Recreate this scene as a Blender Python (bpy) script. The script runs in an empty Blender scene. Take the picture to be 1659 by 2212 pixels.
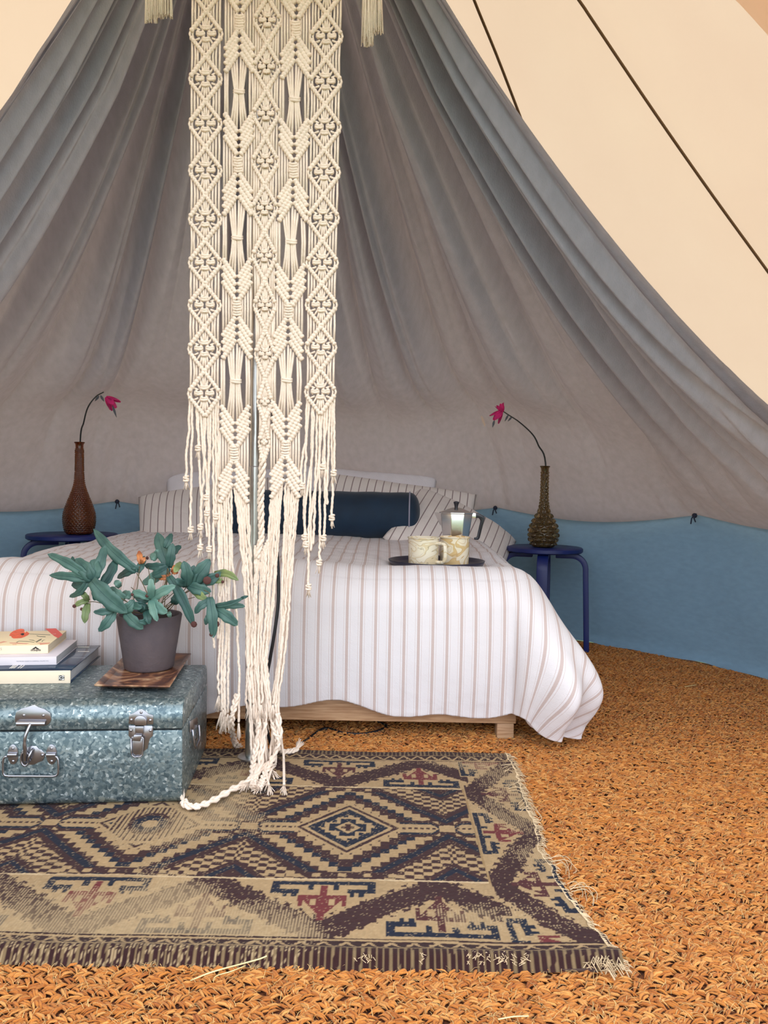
import bpy, bmesh, math, random
import numpy as np
from mathutils import Vector, Matrix

S = bpy.context.scene
COL = S.collection
R = math.radians
random.seed(7)
rng = np.random.default_rng(11)

# ------------------------------------------------------------------ camera
F_PX, IW, IH = 1660.0, 1659.0, 2212.0
CAM_Z = 0.70
PITCH, ROLL = R(2.04), R(1.0)
cam_d = bpy.data.cameras.new('camera')
cam_d.sensor_fit = 'HORIZONTAL'
cam_d.sensor_width = 36.0
cam_d.lens = 36.0 * F_PX / IW
cam_d.clip_start = 0.02
cam = bpy.data.objects.new('camera', cam_d)
COL.objects.link(cam)
ROT = Matrix.Rotation(math.pi / 2 - PITCH, 3, 'X') @ Matrix.Rotation(ROLL, 3, 'Z')
cam.matrix_world = Matrix.Translation((0, 0, CAM_Z)) @ ROT.to_4x4()
S.camera = cam

# ------------------------------------------------------------------ sky, sun, exposure
world = bpy.data.worlds.new('sky')
S.world = world
world.use_nodes = True
wn = world.node_tree
bg = wn.nodes['Background']
bg.inputs['Color'].default_value = (0.86, 0.92, 1.0, 1)
bg.inputs['Strength'].default_value = 3.0

sun_d = bpy.data.lights.new('sun', 'SUN')
sun_d.energy = 1.6
sun_d.angle = R(1.5)
sun_d.color = (1.0, 0.93, 0.80)
sun = bpy.data.objects.new('sun', sun_d)
COL.objects.link(sun)
sun.rotation_euler = Vector((0.30, -0.42, -0.86)).to_track_quat('-Z', 'Y').to_euler()
sun.location = (-3, 3, 8)

S.view_settings.view_transform = 'Standard'
S.view_settings.look = 'None'
S.view_settings.gamma = 1.0
S.view_settings.use_curve_mapping = False
S.view_settings.exposure = 0.0

# ------------------------------------------------------------------ pixel rays
def ray(px, py):
    return (ROT @ Vector(((px - IW / 2) / F_PX, -(py - IH / 2) / F_PX, -1.0)))
def at(px, py, Y):                     # the point on that ray at depth Y
    d = ray(px, py); k = Y / d.y
    return Vector((d.x * k, Y, CAM_Z + d.z * k))
def fl(px, py, z=0.0):                 # the point on that ray at height z
    d = ray(px, py); k = (z - CAM_Z) / d.z
    return Vector((d.x * k, d.y * k, z))
def onp(px, py, p0, n):                # the point on that ray in a plane
    d = ray(px, py); o = Vector((0, 0, CAM_Z))
    return o + d * ((p0 - o).dot(n) / d.dot(n))

# ------------------------------------------------------------------ noise
def _h(i, j, seed):
    n = (i.astype(np.int64) * 374761393 + j.astype(np.int64) * 668265263 + seed * 1274126177) & 0x7fffffff
    n = ((n ^ (n >> 13)) * 1274126177) & 0x7fffffff
    return ((n ^ (n >> 16)) & 0xffff) / 65535.0
def vn(x, y, seed=0):                  # smooth value noise, 0..1
    x = np.asarray(x, float); y = np.asarray(y, float)
    i = np.floor(x); j = np.floor(y); u = x - i; v = y - j
    u = u * u * (3 - 2 * u); v = v * v * (3 - 2 * v)
    a = _h(i, j, seed); b = _h(i + 1, j, seed); c = _h(i, j + 1, seed); d = _h(i + 1, j + 1, seed)
    return (a * (1 - u) + b * u) * (1 - v) + (c * (1 - u) + d * u) * v
def fbm(x, y, seed=0, o=3):
    s = 0; a = 0.5
    for k in range(o):
        s = s + a * vn(x * 2 ** k, y * 2 ** k, seed + k); a *= 0.5
    return s
def sstep(a, b, x):
    t = np.clip((np.asarray(x, float) - a) / (b - a), 0, 1)
    return t * t * (3 - 2 * t)

# ------------------------------------------------------------------ mesh helpers
class Geo:
    def __init__(s): s.v = []; s.f = []; s.c = []
    def add(s, v, f, col=None):
        o = len(s.v)
        s.v.extend([tuple(p) for p in v])
        s.f.extend([tuple(i + o for i in q) for q in f])
        if col is not None: s.c.extend([tuple(col)] * len(v))
    def tube(s, pts, r, n=6, cap=True, col=None):
        P = np.array([tuple(p) for p in pts], float)
        m = len(P)
        rr = np.full(m, r, float) if np.isscalar(r) else np.asarray(r, float)
        T = np.gradient(P, axis=0)
        T /= np.maximum(np.linalg.norm(T, axis=1, keepdims=True), 1e-9)
        up = np.array([0, 0, 1.0]) if abs(T[0][2]) < .9 else np.array([0, 1.0, 0])
        N = np.cross(T[0], up); N /= np.linalg.norm(N)
        a = np.arange(n) * 2 * math.pi / n
        V = np.empty((m, n, 3))
        for i in range(m):
            N = N - T[i] * N.dot(T[i]); N /= max(np.linalg.norm(N), 1e-9)
            B = np.cross(T[i], N)
            V[i] = P[i] + rr[i] * (np.cos(a)[:, None] * N + np.sin(a)[:, None] * B)
        f = []
        for i in range(m - 1):
            for j in range(n):
                k = (j + 1) % n
                f.append((i * n + j, i * n + k, (i + 1) * n + k, (i + 1) * n + j))
        if cap:
            f.append(tuple(range(n - 1, -1, -1)))
            f.append(tuple((m - 1) * n + j for j in range(n)))
        s.add(V.reshape(-1, 3), f, col)
    def lathe(s, prof, n=48, c=(0, 0, 0), cap0=False, cap1=False):
        a = np.arange(n) * 2 * math.pi / n
        v = []; f = []
        for (r, z) in prof:
            for t in a: v.append((c[0] + r * math.cos(t), c[1] + r * math.sin(t), c[2] + z))
        for i in range(len(prof) - 1):
            for j in range(n):
                k = (j + 1) % n
                f.append((i * n + j, i * n + k, (i + 1) * n + k, (i + 1) * n + j))
        if cap0: f.append(tuple(range(n - 1, -1, -1)))
        if cap1: f.append(tuple((len(prof) - 1) * n + j for j in range(n)))
        s.add(v, f)
    def box(s, lo, hi):
        x0, y0, z0 = lo; x1, y1, z1 = hi
        s.add([(x0, y0, z0), (x1, y0, z0), (x1, y1, z0), (x0, y1, z0), (x0, y0, z1), (x1, y0, z1), (x1, y1, z1), (x0, y1, z1)],
              [(0, 3, 2, 1), (4, 5, 6, 7), (0, 1, 5, 4), (1, 2, 6, 5), (2, 3, 7, 6), (3, 0, 4, 7)])
    def prism(s, poly, off):           # polygon of 3-d points pushed along off
        n = len(poly); off = Vector(off)
        v = [Vector(p) for p in poly] + [Vector(p) + off for p in poly]
        f = [tuple(range(n - 1, -1, -1)), tuple(range(n, 2 * n))]
        f += [(i, (i + 1) % n, n + (i + 1) % n, n + i) for i in range(n)]
        s.add(v, f)
    def dome(s, c, n, r, h):           # small rivet head: centre, outward normal
        n = Vector(n).normalized(); a = n.orthogonal().normalized(); b = n.cross(a); c = Vector(c)
        v = []; f = []
        rings = [(1, 0), (.85, .55), (.5, .88)]
        for (q, z) in rings:
            for j in range(8):
                t = j * math.pi / 4
                v.append(c + (a * math.cos(t) + b * math.sin(t)) * r * q + n * h * z)
        v.append(c + n * h)
        for i in range(2):
            for j in range(8):
                k = (j + 1) % 8
                f.append((i * 8 + j, i * 8 + k, (i + 1) * 8 + k, (i + 1) * 8 + j))
        for j in range(8): f.append((16 + j, 16 + (j + 1) % 8, 24))
        s.add(v, f)

def link(name, me, mat, parent=None):
    o = bpy.data.objects.new(name, me)
    COL.objects.link(o)
    if mat is not None: me.materials.append(mat)
    if parent is not None:
        o.parent = parent
        o.matrix_parent_inverse = Matrix.Identity(4)
    return o
def wmat(o):                           # world matrix of a thing, part or sub-part
    m = o.matrix_basis.copy()
    while o.parent is not None:
        o = o.parent; m = o.matrix_basis @ m
    return m
def build(name, g, mat, parent=None, smooth=True, bevel=0, sharp=40, world=False):
    me = bpy.data.meshes.new(name)
    me.from_pydata(g.v, [], g.f)
    if g.c:
        at_ = me.color_attributes.new('Col', 'FLOAT_COLOR', 'POINT')
        at_.data.foreach_set('color', np.array([list(c) + [1] for c in g.c], 'f').ravel())
    me.validate()
    bm = bmesh.new(); bm.from_mesh(me)
    bmesh.ops.recalc_face_normals(bm, faces=bm.faces)
    if bevel:
        bmesh.ops.bevel(bm, geom=[e for e in bm.edges if e.is_manifold and e.calc_face_angle(0) > R(35)], offset=bevel, segments=2, affect='EDGES', profile=.5, clamp_overlap=True)
    for f in bm.faces: f.smooth = smooth
    if smooth and sharp:
        for e in bm.edges:
            if e.is_manifold and e.calc_face_angle(0) > R(sharp): e.smooth = False
    bm.to_mesh(me); bm.free()
    if parent is not None and world:   # coordinates given in world space
        me.transform(wmat(parent).inverted())
    return link(name, me, mat, parent)
def grid_mesh(name, V, mat, parent=None, uv=None, col=None, closed_u=False, world=False, keep=None, flip=False):
    """V: (nu, nv, 3) array -> quad grid"""
    nu, nv = V.shape[:2]
    iu = np.arange(nu if closed_u else nu - 1); iv = np.arange(nv - 1)
    A, B = np.meshgrid(iu, iv, indexing='ij'); A2 = (A + 1) % nu
    Q = np.stack([A * nv + B, A2 * nv + B, A2 * nv + B + 1, A * nv + B + 1], -1).reshape(-1, 4)
    if flip: Q = Q[:, ::-1]
    if keep is not None: Q = Q[keep.reshape(-1)]
    me = bpy.data.meshes.new(name)
    me.vertices.add(nu * nv); me.vertices.foreach_set('co', V.reshape(-1).astype('f'))
    n = len(Q)
    me.loops.add(n * 4); me.loops.foreach_set('vertex_index', Q.reshape(-1).astype('i'))
    me.polygons.add(n); me.polygons.foreach_set('loop_start', (np.arange(n) * 4).astype('i'))
    me.polygons.foreach_set('loop_total', np.full(n, 4, 'i'))
    me.polygons.foreach_set('use_smooth', np.ones(n, bool))
    if uv is not None:
        l = me.uv_layers.new(name='UVMap')
        l.data.foreach_set('uv', uv.reshape(-1, 2)[Q.reshape(-1)].astype('f').ravel())
    if col is not None:
        a = me.color_attributes.new('Col', 'FLOAT_COLOR', 'POINT')
        c4 = np.concatenate([col.reshape(-1, 3), np.ones((nu * nv, 1))], 1)
        a.data.foreach_set('color', c4.astype('f').ravel())
    me.update(calc_edges=True); me.validate()
    if parent is not None and world: me.transform(wmat(parent).inverted())
    return link(name, me, mat, parent)
def bulk_mesh(name, V, Q, mat, parent=None, col=None):
    """V (n,3), Q (m,k) faces of equal size"""
    k = Q.shape[1]; n = len(Q)
    me = bpy.data.meshes.new(name)
    me.vertices.add(len(V)); me.vertices.foreach_set('co', V.astype('f').ravel())
    me.loops.add(n * k); me.loops.foreach_set('vertex_index', Q.astype('i').ravel())
    me.polygons.add(n); me.polygons.foreach_set('loop_start', (np.arange(n) * k).astype('i'))
    me.polygons.foreach_set('loop_total', np.full(n, k, 'i'))
    me.polygons.foreach_set('use_smooth', np.ones(n, bool))
    if col is not None:
        a = me.color_attributes.new('Col', 'FLOAT_COLOR', 'POINT')
        a.data.foreach_set('color', np.concatenate([col, np.ones((len(V), 1))], 1).astype('f').ravel())
    me.update(calc_edges=True); me.validate()
    return link(name, me, mat, parent)
def tag(o, label, cat, group=None):
    o['label'] = label; o['category'] = cat
    if group: o['group'] = group
    return o
def struct(o, label=None):
    o['kind'] = 'structure'
    if label: o['label'] = label
    return o
def thing(name, label, cat, loc=(0, 0, 0), rz=0, group=None):
    o = bpy.data.objects.new(name, None)
    o.empty_display_size = .1
    COL.objects.link(o)
    o.location = loc; o.rotation_euler = (0, 0, rz)
    o.matrix_basis = Matrix.Translation(loc) @ Matrix.Rotation(rz, 4, 'Z')
    return tag(o, label, cat, group)

# ------------------------------------------------------------------ materials
def lin(r, g, b):
    f = lambda c: (c / 255 / 12.92) if c <= 10 else ((c / 255 + .055) / 1.055) ** 2.4
    return (f(r), f(g), f(b))
def new_mat(name):
    m = bpy.data.materials.new(name); m.use_nodes = True
    nt = m.node_tree
    return m, nt, nt.nodes['Principled BSDF'], nt.links
def nd(nt, t, **kw):
    n = nt.nodes.new(t)
    for k, v in kw.items():
        if hasattr(n, k) and k not in n.inputs: setattr(n, k, v)
        else: n.inputs[k].default_value = v
    return n
def ramp(nt, stops, interp='LINEAR'):
    n = nt.nodes.new('ShaderNodeValToRGB'); cr = n.color_ramp; cr.interpolation = interp
    while len(cr.elements) < len(stops): cr.elements.new(.5)
    for e, (p, c) in zip(cr.elements, stops):
        e.position = p; e.color = (*c, 1)
    return n
def mat(name, c, rough=.6, metal=0, var=0, vscale=20, bump=0, bscale=200, c2=None, sheen=0, coat=0, spec=None, coords='Object', stretch=(1, 1, 1)):
    m, nt, p, L = new_mat(name)
    p.inputs['Base Color'].default_value = (*c, 1)
    p.inputs['Roughness'].default_value = rough
    p.inputs['Metallic'].default_value = metal
    if sheen: p.inputs['Sheen Weight'].default_value = sheen
    if coat: p.inputs['Coat Weight'].default_value = coat
    if spec is not None: p.inputs['Specular IOR Level'].default_value = spec
    tc = nd(nt, 'ShaderNodeTexCoord'); mp = nd(nt, 'ShaderNodeMapping'); mp.inputs['Scale'].default_value = stretch
    L.new(tc.outputs[coords], mp.inputs[0])
    if var or c2:
        nz = nd(nt, 'ShaderNodeTexNoise'); nz.inputs['Scale'].default_value = vscale; nz.inputs['Detail'].default_value = 5
        L.new(mp.outputs[0], nz.inputs['Vector'])
        b = c2 if c2 else tuple(x * (1 - var) for x in c)
        a = c if c2 else tuple(min(1, x * (1 + var)) for x in c)
        rp = ramp(nt, [(.32, b), (.68, a)])
        L.new(nz.outputs[0], rp.inputs[0]); L.new(rp.outputs[0], p.inputs['Base Color'])
    if bump:
        nb = nd(nt, 'ShaderNodeTexNoise'); nb.inputs['Scale'].default_value = bscale; nb.inputs['Detail'].default_value = 3
        L.new(mp.outputs[0], nb.inputs['Vector'])
        bp = nd(nt, 'ShaderNodeBump'); bp.inputs['Strength'].default_value = bump; bp.inputs['Distance'].default_value = .004
        L.new(nb.outputs[0], bp.inputs['Height']); L.new(bp.outputs[0], p.inputs['Normal'])
    return m
def cloth_mat(name, c_ref, c_tr, mix, bscale=350, bstr=.35, var=.1, vscale=6, stretch=(1, 1, 1)):
    m, nt, p, L = new_mat(name)
    nt.nodes.remove(p)
    out = nt.nodes['Material Output']
    tc = nd(nt, 'ShaderNodeTexCoord')
    mp = nd(nt, 'ShaderNodeMapping'); mp.inputs['Scale'].default_value = stretch
    L.new(tc.outputs['Object'], mp.inputs[0])
    nb = nd(nt, 'ShaderNodeTexNoise'); nb.inputs['Scale'].default_value = bscale; nb.inputs['Detail'].default_value = 4
    L.new(mp.outputs[0], nb.inputs['Vector'])
    bp = nd(nt, 'ShaderNodeBump'); bp.inputs['Strength'].default_value = bstr; bp.inputs['Distance'].default_value = .003
    L.new(nb.outputs[0], bp.inputs['Height'])
    nz = nd(nt, 'ShaderNodeTexNoise'); nz.inputs['Scale'].default_value = vscale; nz.inputs['Detail'].default_value = 6
    L.new(mp.outputs[0], nz.inputs['Vector'])
    r1 = ramp(nt, [(.3, tuple(x * (1 - var) for x in c_ref)), (.7, tuple(min(1, x * (1 + var)) for x in c_ref))])
    r2 = ramp(nt, [(.3, tuple(x * (1 - var) for x in c_tr)), (.7, tuple(min(1, x * (1 + var)) for x in c_tr))])
    L.new(nz.outputs[0], r1.inputs[0]); L.new(nz.outputs[0], r2.inputs[0])
    d = nd(nt, 'ShaderNodeBsdfDiffuse'); t = nd(nt, 'ShaderNodeBsdfTranslucent'); mx = nd(nt, 'ShaderNodeMixShader')
    mx.inputs[0].default_value = mix
    L.new(r1.outputs[0], d.inputs[0]); L.new(r2.outputs[0], t.inputs[0])
    L.new(bp.outputs[0], d.inputs['Normal'])
    L.new(d.outputs[0], mx.inputs[1]); L.new(t.outputs[0], mx.inputs[2]); L.new(mx.outputs[0], out.inputs[0])
    return m
def attr_mat(name, rough=.9, bump=0, bscale=600, sheen=0):
    m, nt, p, L = new_mat(name)
    a = nd(nt, 'ShaderNodeAttribute'); a.attribute_name = 'Col'
    L.new(a.outputs['Color'], p.inputs['Base Color'])
    p.inputs['Roughness'].default_value = rough
    p.inputs['Specular IOR Level'].default_value = .2
    if sheen: p.inputs['Sheen Weight'].default_value = sheen
    if bump:
        tc = nd(nt, 'ShaderNodeTexCoord')
        nb = nd(nt, 'ShaderNodeTexNoise'); nb.inputs['Scale'].default_value = bscale; nb.inputs['Detail'].default_value = 3
        L.new(tc.outputs['Object'], nb.inputs['Vector'])
        bp = nd(nt, 'ShaderNodeBump'); bp.inputs['Strength'].default_value = bump; bp.inputs['Distance'].default_value = .003
        L.new(nb.outputs[0], bp.inputs['Height']); L.new(bp.outputs[0], p.inputs['Normal'])
    return m
def stripe_mat(name, base, band, pitch, stops, rough=.85, bscale=500, bump=.25):
    """stripes across UV.x, given as (position, is_band) over one pitch"""
    m, nt, p, L = new_mat(name)
    tc = nd(nt, 'ShaderNodeTexCoord'); sp = nd(nt, 'ShaderNodeSeparateXYZ')
    L.new(tc.outputs['UV'], sp.inputs[0])
    dv = nd(nt, 'ShaderNodeMath', operation='DIVIDE'); dv.inputs[1].default_value = pitch
    L.new(sp.outputs[0], dv.inputs[0])
    fr = nd(nt, 'ShaderNodeMath', operation='FRACT'); L.new(dv.outputs[0], fr.inputs[0])
    rp = ramp(nt, [(a, band if k else base) for a, k in stops], 'CONSTANT')
    L.new(fr.outputs[0], rp.inputs[0]); L.new(rp.outputs[0], p.inputs['Base Color'])
    p.inputs['Roughness'].default_value = rough
    p.inputs['Sheen Weight'].default_value = .15
    nb = nd(nt, 'ShaderNodeTexNoise'); nb.inputs['Scale'].default_value = bscale; nb.inputs['Detail'].default_value = 3
    L.new(tc.outputs['Object'], nb.inputs['Vector'])
    n2 = nd(nt, 'ShaderNodeTexNoise'); n2.inputs['Scale'].default_value = 34; n2.inputs['Detail'].default_value = 6
    L.new(tc.outputs['Object'], n2.inputs['Vector'])
    ad = nd(nt, 'ShaderNodeMath', operation='MULTIPLY_ADD'); ad.inputs[1].default_value = 2.2
    L.new(n2.outputs[0], ad.inputs[0]); L.new(nb.outputs[0], ad.inputs[2])
    bp = nd(nt, 'ShaderNodeBump'); bp.inputs['Strength'].default_value = bump; bp.inputs['Distance'].default_value = .004
    L.new(ad.outputs[0], bp.inputs['Height']); L.new(bp.outputs[0], p.inputs['Normal'])
    return m
# ================================================================== SETTING
CX, CY = -0.32, 1.90                   # tent centre (the pole)
WR, WZ, AZ = 2.05, 0.62, 2.76          # wall radius, wall height, apex height
M_ground = mat('meadow_grass', (.10, .16, .04), .95, var=.4, vscale=3, bump=.6, bscale=60)
M_canvas = cloth_mat('cream_canvas', (.52, .43, .34), (1.0, .71, .485), .305, 900, .12, .03, 2.5)
M_seam = mat('brown_seam_tape', lin(112, 84, 58), .9, bump=.2)
M_drape = cloth_mat('grey_linen', (.42, .43, .50), (.52, .52, .60), .36, 300, .6, .06, 40, (1, 1, .5))
M_lining = cloth_mat('shade_blue_lining', (.22, .36, .50), (.16, .28, .38), .10, 420, .4, .05, 30, (1, 1, 2.5))  # blue tone of the shaded low cloth is put into the base colour
M_coirbase = mat('coir_matting', lin(120, 66, 32), .95, c2=lin(60, 30, 16), vscale=160, bump=.8, bscale=240)

g = Geo(); n = 64
g.add([(0, 0, -.03)] + [(40 * math.cos(i * 2 * math.pi / n), 40 * math.sin(i * 2 * math.pi / n), -.03) for i in range(n)],
      [(0, 1 + i, 1 + (i + 1) % n) for i in range(n)])
struct(build('ground', g, M_ground), 'grass meadow outside the tent')

g = Geo(); n = 96
ring = [(CX + 2.02 * math.cos(i * 2 * math.pi / n), CY + 2.02 * math.sin(i * 2 * math.pi / n)) for i in range(n)]
g.prism([(x, y, -.02) for x, y in ring], (0, 0, .02))
floor_o = struct(build('floor', g, M_coirbase, smooth=False), 'coir matting floor of the tent')

def polar(phi, r, z): return (CX + r * math.cos(phi), CY + r * math.sin(phi), z)
# roof canvas with the doorway opening behind the photographer, widened to let in more daylight
nphi, ns = 180, 40
V = np.empty((nphi, ns, 3)); keep = np.ones((nphi, ns - 1), bool)
for i in range(nphi):
    a = i * 2 * math.pi / nphi
    for j in range(ns):
        s_ = j / (ns - 1); r_ = WR + (.06 - WR) * s_
        V[i, j] = polar(a, r_, WZ + (AZ - WZ) * s_)
        d = (math.degrees(a) + 80 + 180) % 360 - 180
        if j < ns - 1 and abs(d) < 62 - 30 * s_ and V[i, j][2] < 1.95: keep[i, j] = False
struct(grid_mesh('ceiling', V, M_canvas, closed_u=True, keep=keep), 'cream canvas roof of the bell tent')
nz = 6
V = np.empty((nphi, nz, 3)); keep = np.ones((nphi, nz - 1), bool)
for i in range(nphi):
    a = i * 2 * math.pi / nphi
    for j in range(nz): V[i, j] = polar(a, WR + .005, WZ * j / (nz - 1))
    if abs((math.degrees(a) + 80 + 180) % 360 - 180) < 62: keep[i, :] = False
struct(grid_mesh('wall_outer', V, M_canvas, closed_u=True, keep=keep), 'low upright canvas wall of the tent')

def on_roof(px, py, inset=.006):
    d = ray(px, py); lo, hi = .5, 6.0
    def inside(k):
        p = Vector((0, 0, CAM_Z)) + d * k
        return math.hypot(p.x - CX, p.y - CY) < (WR - inset) * (AZ - p.z) / (AZ - WZ)
    for _ in range(50):
        m = (lo + hi) / 2
        if inside(m): lo = m
        else: hi = m
    return Vector((0, 0, CAM_Z)) + d * lo
def lerp_path(P, n):
    P = [Vector(p) for p in P]; L = [0]
    for a, b in zip(P, P[1:]): L.append(L[-1] + (b - a).length)
    o = []
    for k in range(n):
        t = L[-1] * k / (n - 1); i = 0
        while i < len(P) - 2 and L[i + 1] < t: i += 1
        o.append(P[i].lerp(P[i + 1], (t - L[i]) / max(1e-9, L[i + 1] - L[i])))
    return o
def catmull(P, n):
    P = [Vector(p) for p in P]
    Q = [P[0] * 2 - P[1]] + P + [P[-1] * 2 - P[-2]]
    o = []; m = len(P) - 1
    for k in range(n):
        t = m * k / (n - 1); i = min(int(t), m - 1); u = t - i
        a, b, c, d = Q[i:i + 4]
        o.append(.5 * ((2 * b) + (c - a) * u + (2 * a - 5 * b + 4 * c - d) * u * u + (3 * b - a - 3 * c + d) * u ** 3))
    return o
def seam(name, pts, w):
    R3 = [on_roof(*p) for p in pts]
    az = math.atan2(R3[-1].y - CY, R3[-1].x - CX)
    P = catmull(R3 + [Vector(polar(az, WR - .012, WZ + .015))], 40)
    g = Geo(); v = []; f = []
    for i, p in enumerate(P):
        t = (P[min(i + 1, 39)] - P[max(i - 1, 0)]).normalized()
        nrm = Vector((CX - p.x, CY - p.y, -.9)).normalized()
        sd = t.cross(nrm).normalized()
        for q in ((-w, 0), (-w, .0035), (w, .0035), (w, 0)): v.append(p + sd * q[0] + nrm * q[1])
    for i in range(39):
        for j in range(4): f.append((i * 4 + j, i * 4 + (j + 1) % 4, i * 4 + 4 + (j + 1) % 4, i * 4 + 4 + j))
    g.add(v, f)
    return struct(build(name, g, M_seam, smooth=False), 'brown taped seam between two roof panels')
seam('trim_1', [(960, -170), (1025, 0), (1078, 130), (1145, 306), (1190, 430)], .0038)
seam('trim_2', [(1135, -165), (1252, 0), (1283, 46), (1412, 238), (1540, 421), (1659, 585), (1800, 780)], .0038)
# darker doubled panel in the upper right corner
nu, nv = 12, 8
V = np.empty((nu, nv, 3))
for i in range(nu):
    for j in range(nv):
        bx = 1450 + 330 * i / (nu - 1); by = -135 + (bx - 1450) * 1.0 + 4 * math.sin(i)
        V[i, j] = on_roof(bx + 17 * j, by - 15 * j, .012)
M_flap = cloth_mat('peach_canvas', (.92, .70, .54), (1.0, .78, .62), .62, 900, .12, .03, 2.5)
o = grid_mesh('trim_3', V, M_flap); struct(o, 'doubled canvas panel near the doorway')

# ------------------------------------------------------------------ lower lining
TIES = [10, 37, 64.3, 91.5, 118.6, 146, 172]
def hem(ph):                           # sag of the hem between two ties, 0..1
    ph = np.asarray(ph, float); o = np.zeros_like(ph)
    for a, b in zip(TIES, TIES[1:]):
        m = (ph >= a) & (ph <= b)
        o = np.where(m, np.sin(np.pi * np.clip((ph - a) / (b - a), 0, 1)), o)
    return o
ph = np.linspace(-16, 196, 320); hz = np.linspace(0, 1, 34)
PH, HZ = np.meshgrid(ph, hz, indexing='ij')
rad = 2.0 - .012 * (fbm(PH / 9, HZ * 3, 5) - .45) * 2 - .01 * np.sin(np.pi * HZ) + .006 * np.sin(np.radians(PH * 23)) * (1 - HZ) ** 2
rad = rad - .030 * sstep(.045, .0, HZ) * (.5 + .5 * vn(PH / 4, HZ * 0, 9))
Zz = .004 + HZ * .60 + .012 * sstep(.10, 0, HZ) * (vn(PH / 3, HZ * 0, 21) - .3)
V = np.stack([CX + rad * np.cos(np.radians(PH)), CY + rad * np.sin(np.radians(PH)), Zz], -1)
struct(grid_mesh('wall_back', V, M_lining), 'cloth lining of the low tent wall, tinted with the blue of its shade')

# ------------------------------------------------------------------ draped canopy
NPH, NS = 620, 190
ph = np.linspace(TIES[0] - .5, TIES[-1] + .5, NPH); sv = np.linspace(0, 1, NS) ** 1.0
PH, SV = np.meshgrid(ph, sv, indexing='ij')
def drape_pts(PH, SV, lift=0.0):
    ed = np.minimum(PH - TIES[0], TIES[-1] - PH)
    A = .13 + .155 * (1 - sstep(0, 42, PH - TIES[0])) + .165 * (1 - sstep(0, 42, TIES[-1] - PH))
    hm = hem(PH)
    zb = .60 - .045 * hm
    rb = 1.985 - .03 * hm
    r = .07 + SV * (rb - .07)
    z = 2.50 + SV * (zb - 2.50) - A * 4 * SV * (1 - SV) + .165 * sstep(22, 46, ed) * np.exp(-((SV - .84) / .13) ** 2) * (1 - sstep(.93, 1, SV))
    # folds running from the pole to the hem
    dr = PH + 2.2 * np.sin(SV * 3.0 + PH / 17) * SV
    f1 = np.abs(np.sin(np.pi * (dr / 9.0 + 1.5 * vn(dr / 11.0, SV * .5, 31)))) ** .55 * (.55 + .75 * vn(dr / 10, SV * .7, 66))
    f2 = np.abs(np.sin(np.pi * (dr / 4.6 + 1.3 * vn(dr / 6.0, SV * .7, 57)))) ** .7 * (vn(dr / 7, SV * 1.2, 99))
    f3 = vn(dr / 1.3, SV * 2.5, 83)
    f4 = vn(dr / 12.0, SV * .6, 12)
    env = np.minimum(1, r / .55) * (1 - sstep(.40, .93, SV)) + .10 * (1 - sstep(.85, 1, SV))
    disp = env * ((.30 + .70 * sstep(2, 20, ed)) * (.10 * (f4 - .5) + .18 * (f1 - .5)) + .045 * (1 + 1.2 * np.exp(-ed / 9)) * (f2 - .3) + .010 * (f3 - .5)) * (.25 + .75 * sstep(0, 3.5, ed))
    # long creases running beside the free edges
    for c_, w_, a_ in ((1.6, .5, .022), (4.2, .8, .050), (7.4, .7, .036), (11.0, 1.0, .045)):
        e_ = ed + .8 * np.sin(SV * 5 + c_) * SV
        disp = disp - a_ * np.exp(-((e_ - c_) / w_) ** 2) * np.minimum(1, r / .6) * (1 - sstep(.70, .97, SV)) + .4 * a_ * np.exp(-((e_ - c_ - 1.9 * w_) / (1.3 * w_)) ** 2) * np.minimum(1, r / .6) * (1 - sstep(.70, .97, SV))
    # pouch of slack cloth just above the hem
    big = np.where((PH > 30) & (PH < 66), 1.0, .45)
    disp = disp + hm * .035 * big * np.exp(-((SV - .90) / .07) ** 2)
    # creases pulled towards each tie
    for t in TIES:
        d = np.abs(PH - t)
        disp = disp + .010 * np.exp(-(d / 3.0) ** 2) * sstep(.78, .97, SV) * np.cos(d * 2.2) * (1 - sstep(.985, 1, SV))
    disp = disp + .004 * (fbm(PH * 1.4, SV * 60, 3) - .45) * sstep(.3, .8, SV) * (1 - sstep(.97, 1, SV))
    disp = disp + lift
    n_r, n_z = -.69, -.72
    rr = r + n_r * disp; zz = z + n_z * disp
    return np.stack([CX + rr * np.cos(np.radians(PH)), CY + rr * np.sin(np.radians(PH)), zz], -1)
drape = thing('draped_canopy', 'grey linen cloth draped in folds from the pole to the tent wall', 'drape', (CX, CY + 1.2, 0))
grid_mesh('drape_cloth', drape_pts(PH, SV), M_drape, drape, world=True)
for a, b in ((TIES[0] - .9, TIES[0] + 1.5), (TIES[-1] - 1.5, TIES[-1] + .9)):   # folded hems along both free edges
    p2, s2 = np.meshgrid(np.linspace(a, b, 7), np.linspace(0, 1, 120), indexing='ij')
    grid_mesh('edge_hem', drape_pts(np.clip(p2, TIES[0] - .9, TIES[-1] + .9), s2, .012), M_drape, drape, world=True)
M_tie = mat('dark_tie_cord', lin(34, 40, 60), .8)
for t in TIES[1:-1]:
    g = Geo(); c = Vector(polar(R(t), 1.962, .598)); inw = Vector((-math.cos(R(t)), -math.sin(R(t)), 0)); sd = Vector((-math.sin(R(t)), math.cos(R(t)), 0))
    g.dome(c, inw, .011, .012)
    g.tube([c + inw * .006, c + inw * .014 + Vector((0, 0, -.012)) + sd * .005, c + inw * .012 + Vector((0, 0, -.034)) + sd * .009], .0028, 5)
    g.tube([c + inw * .006, c + inw * .014 + Vector((0, 0, -.010)) - sd * .005, c + inw * .010 + Vector((0, 0, -.026)) - sd * .010], .0028, 5)
    build('tie', g, M_tie, drape, world=True)

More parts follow.
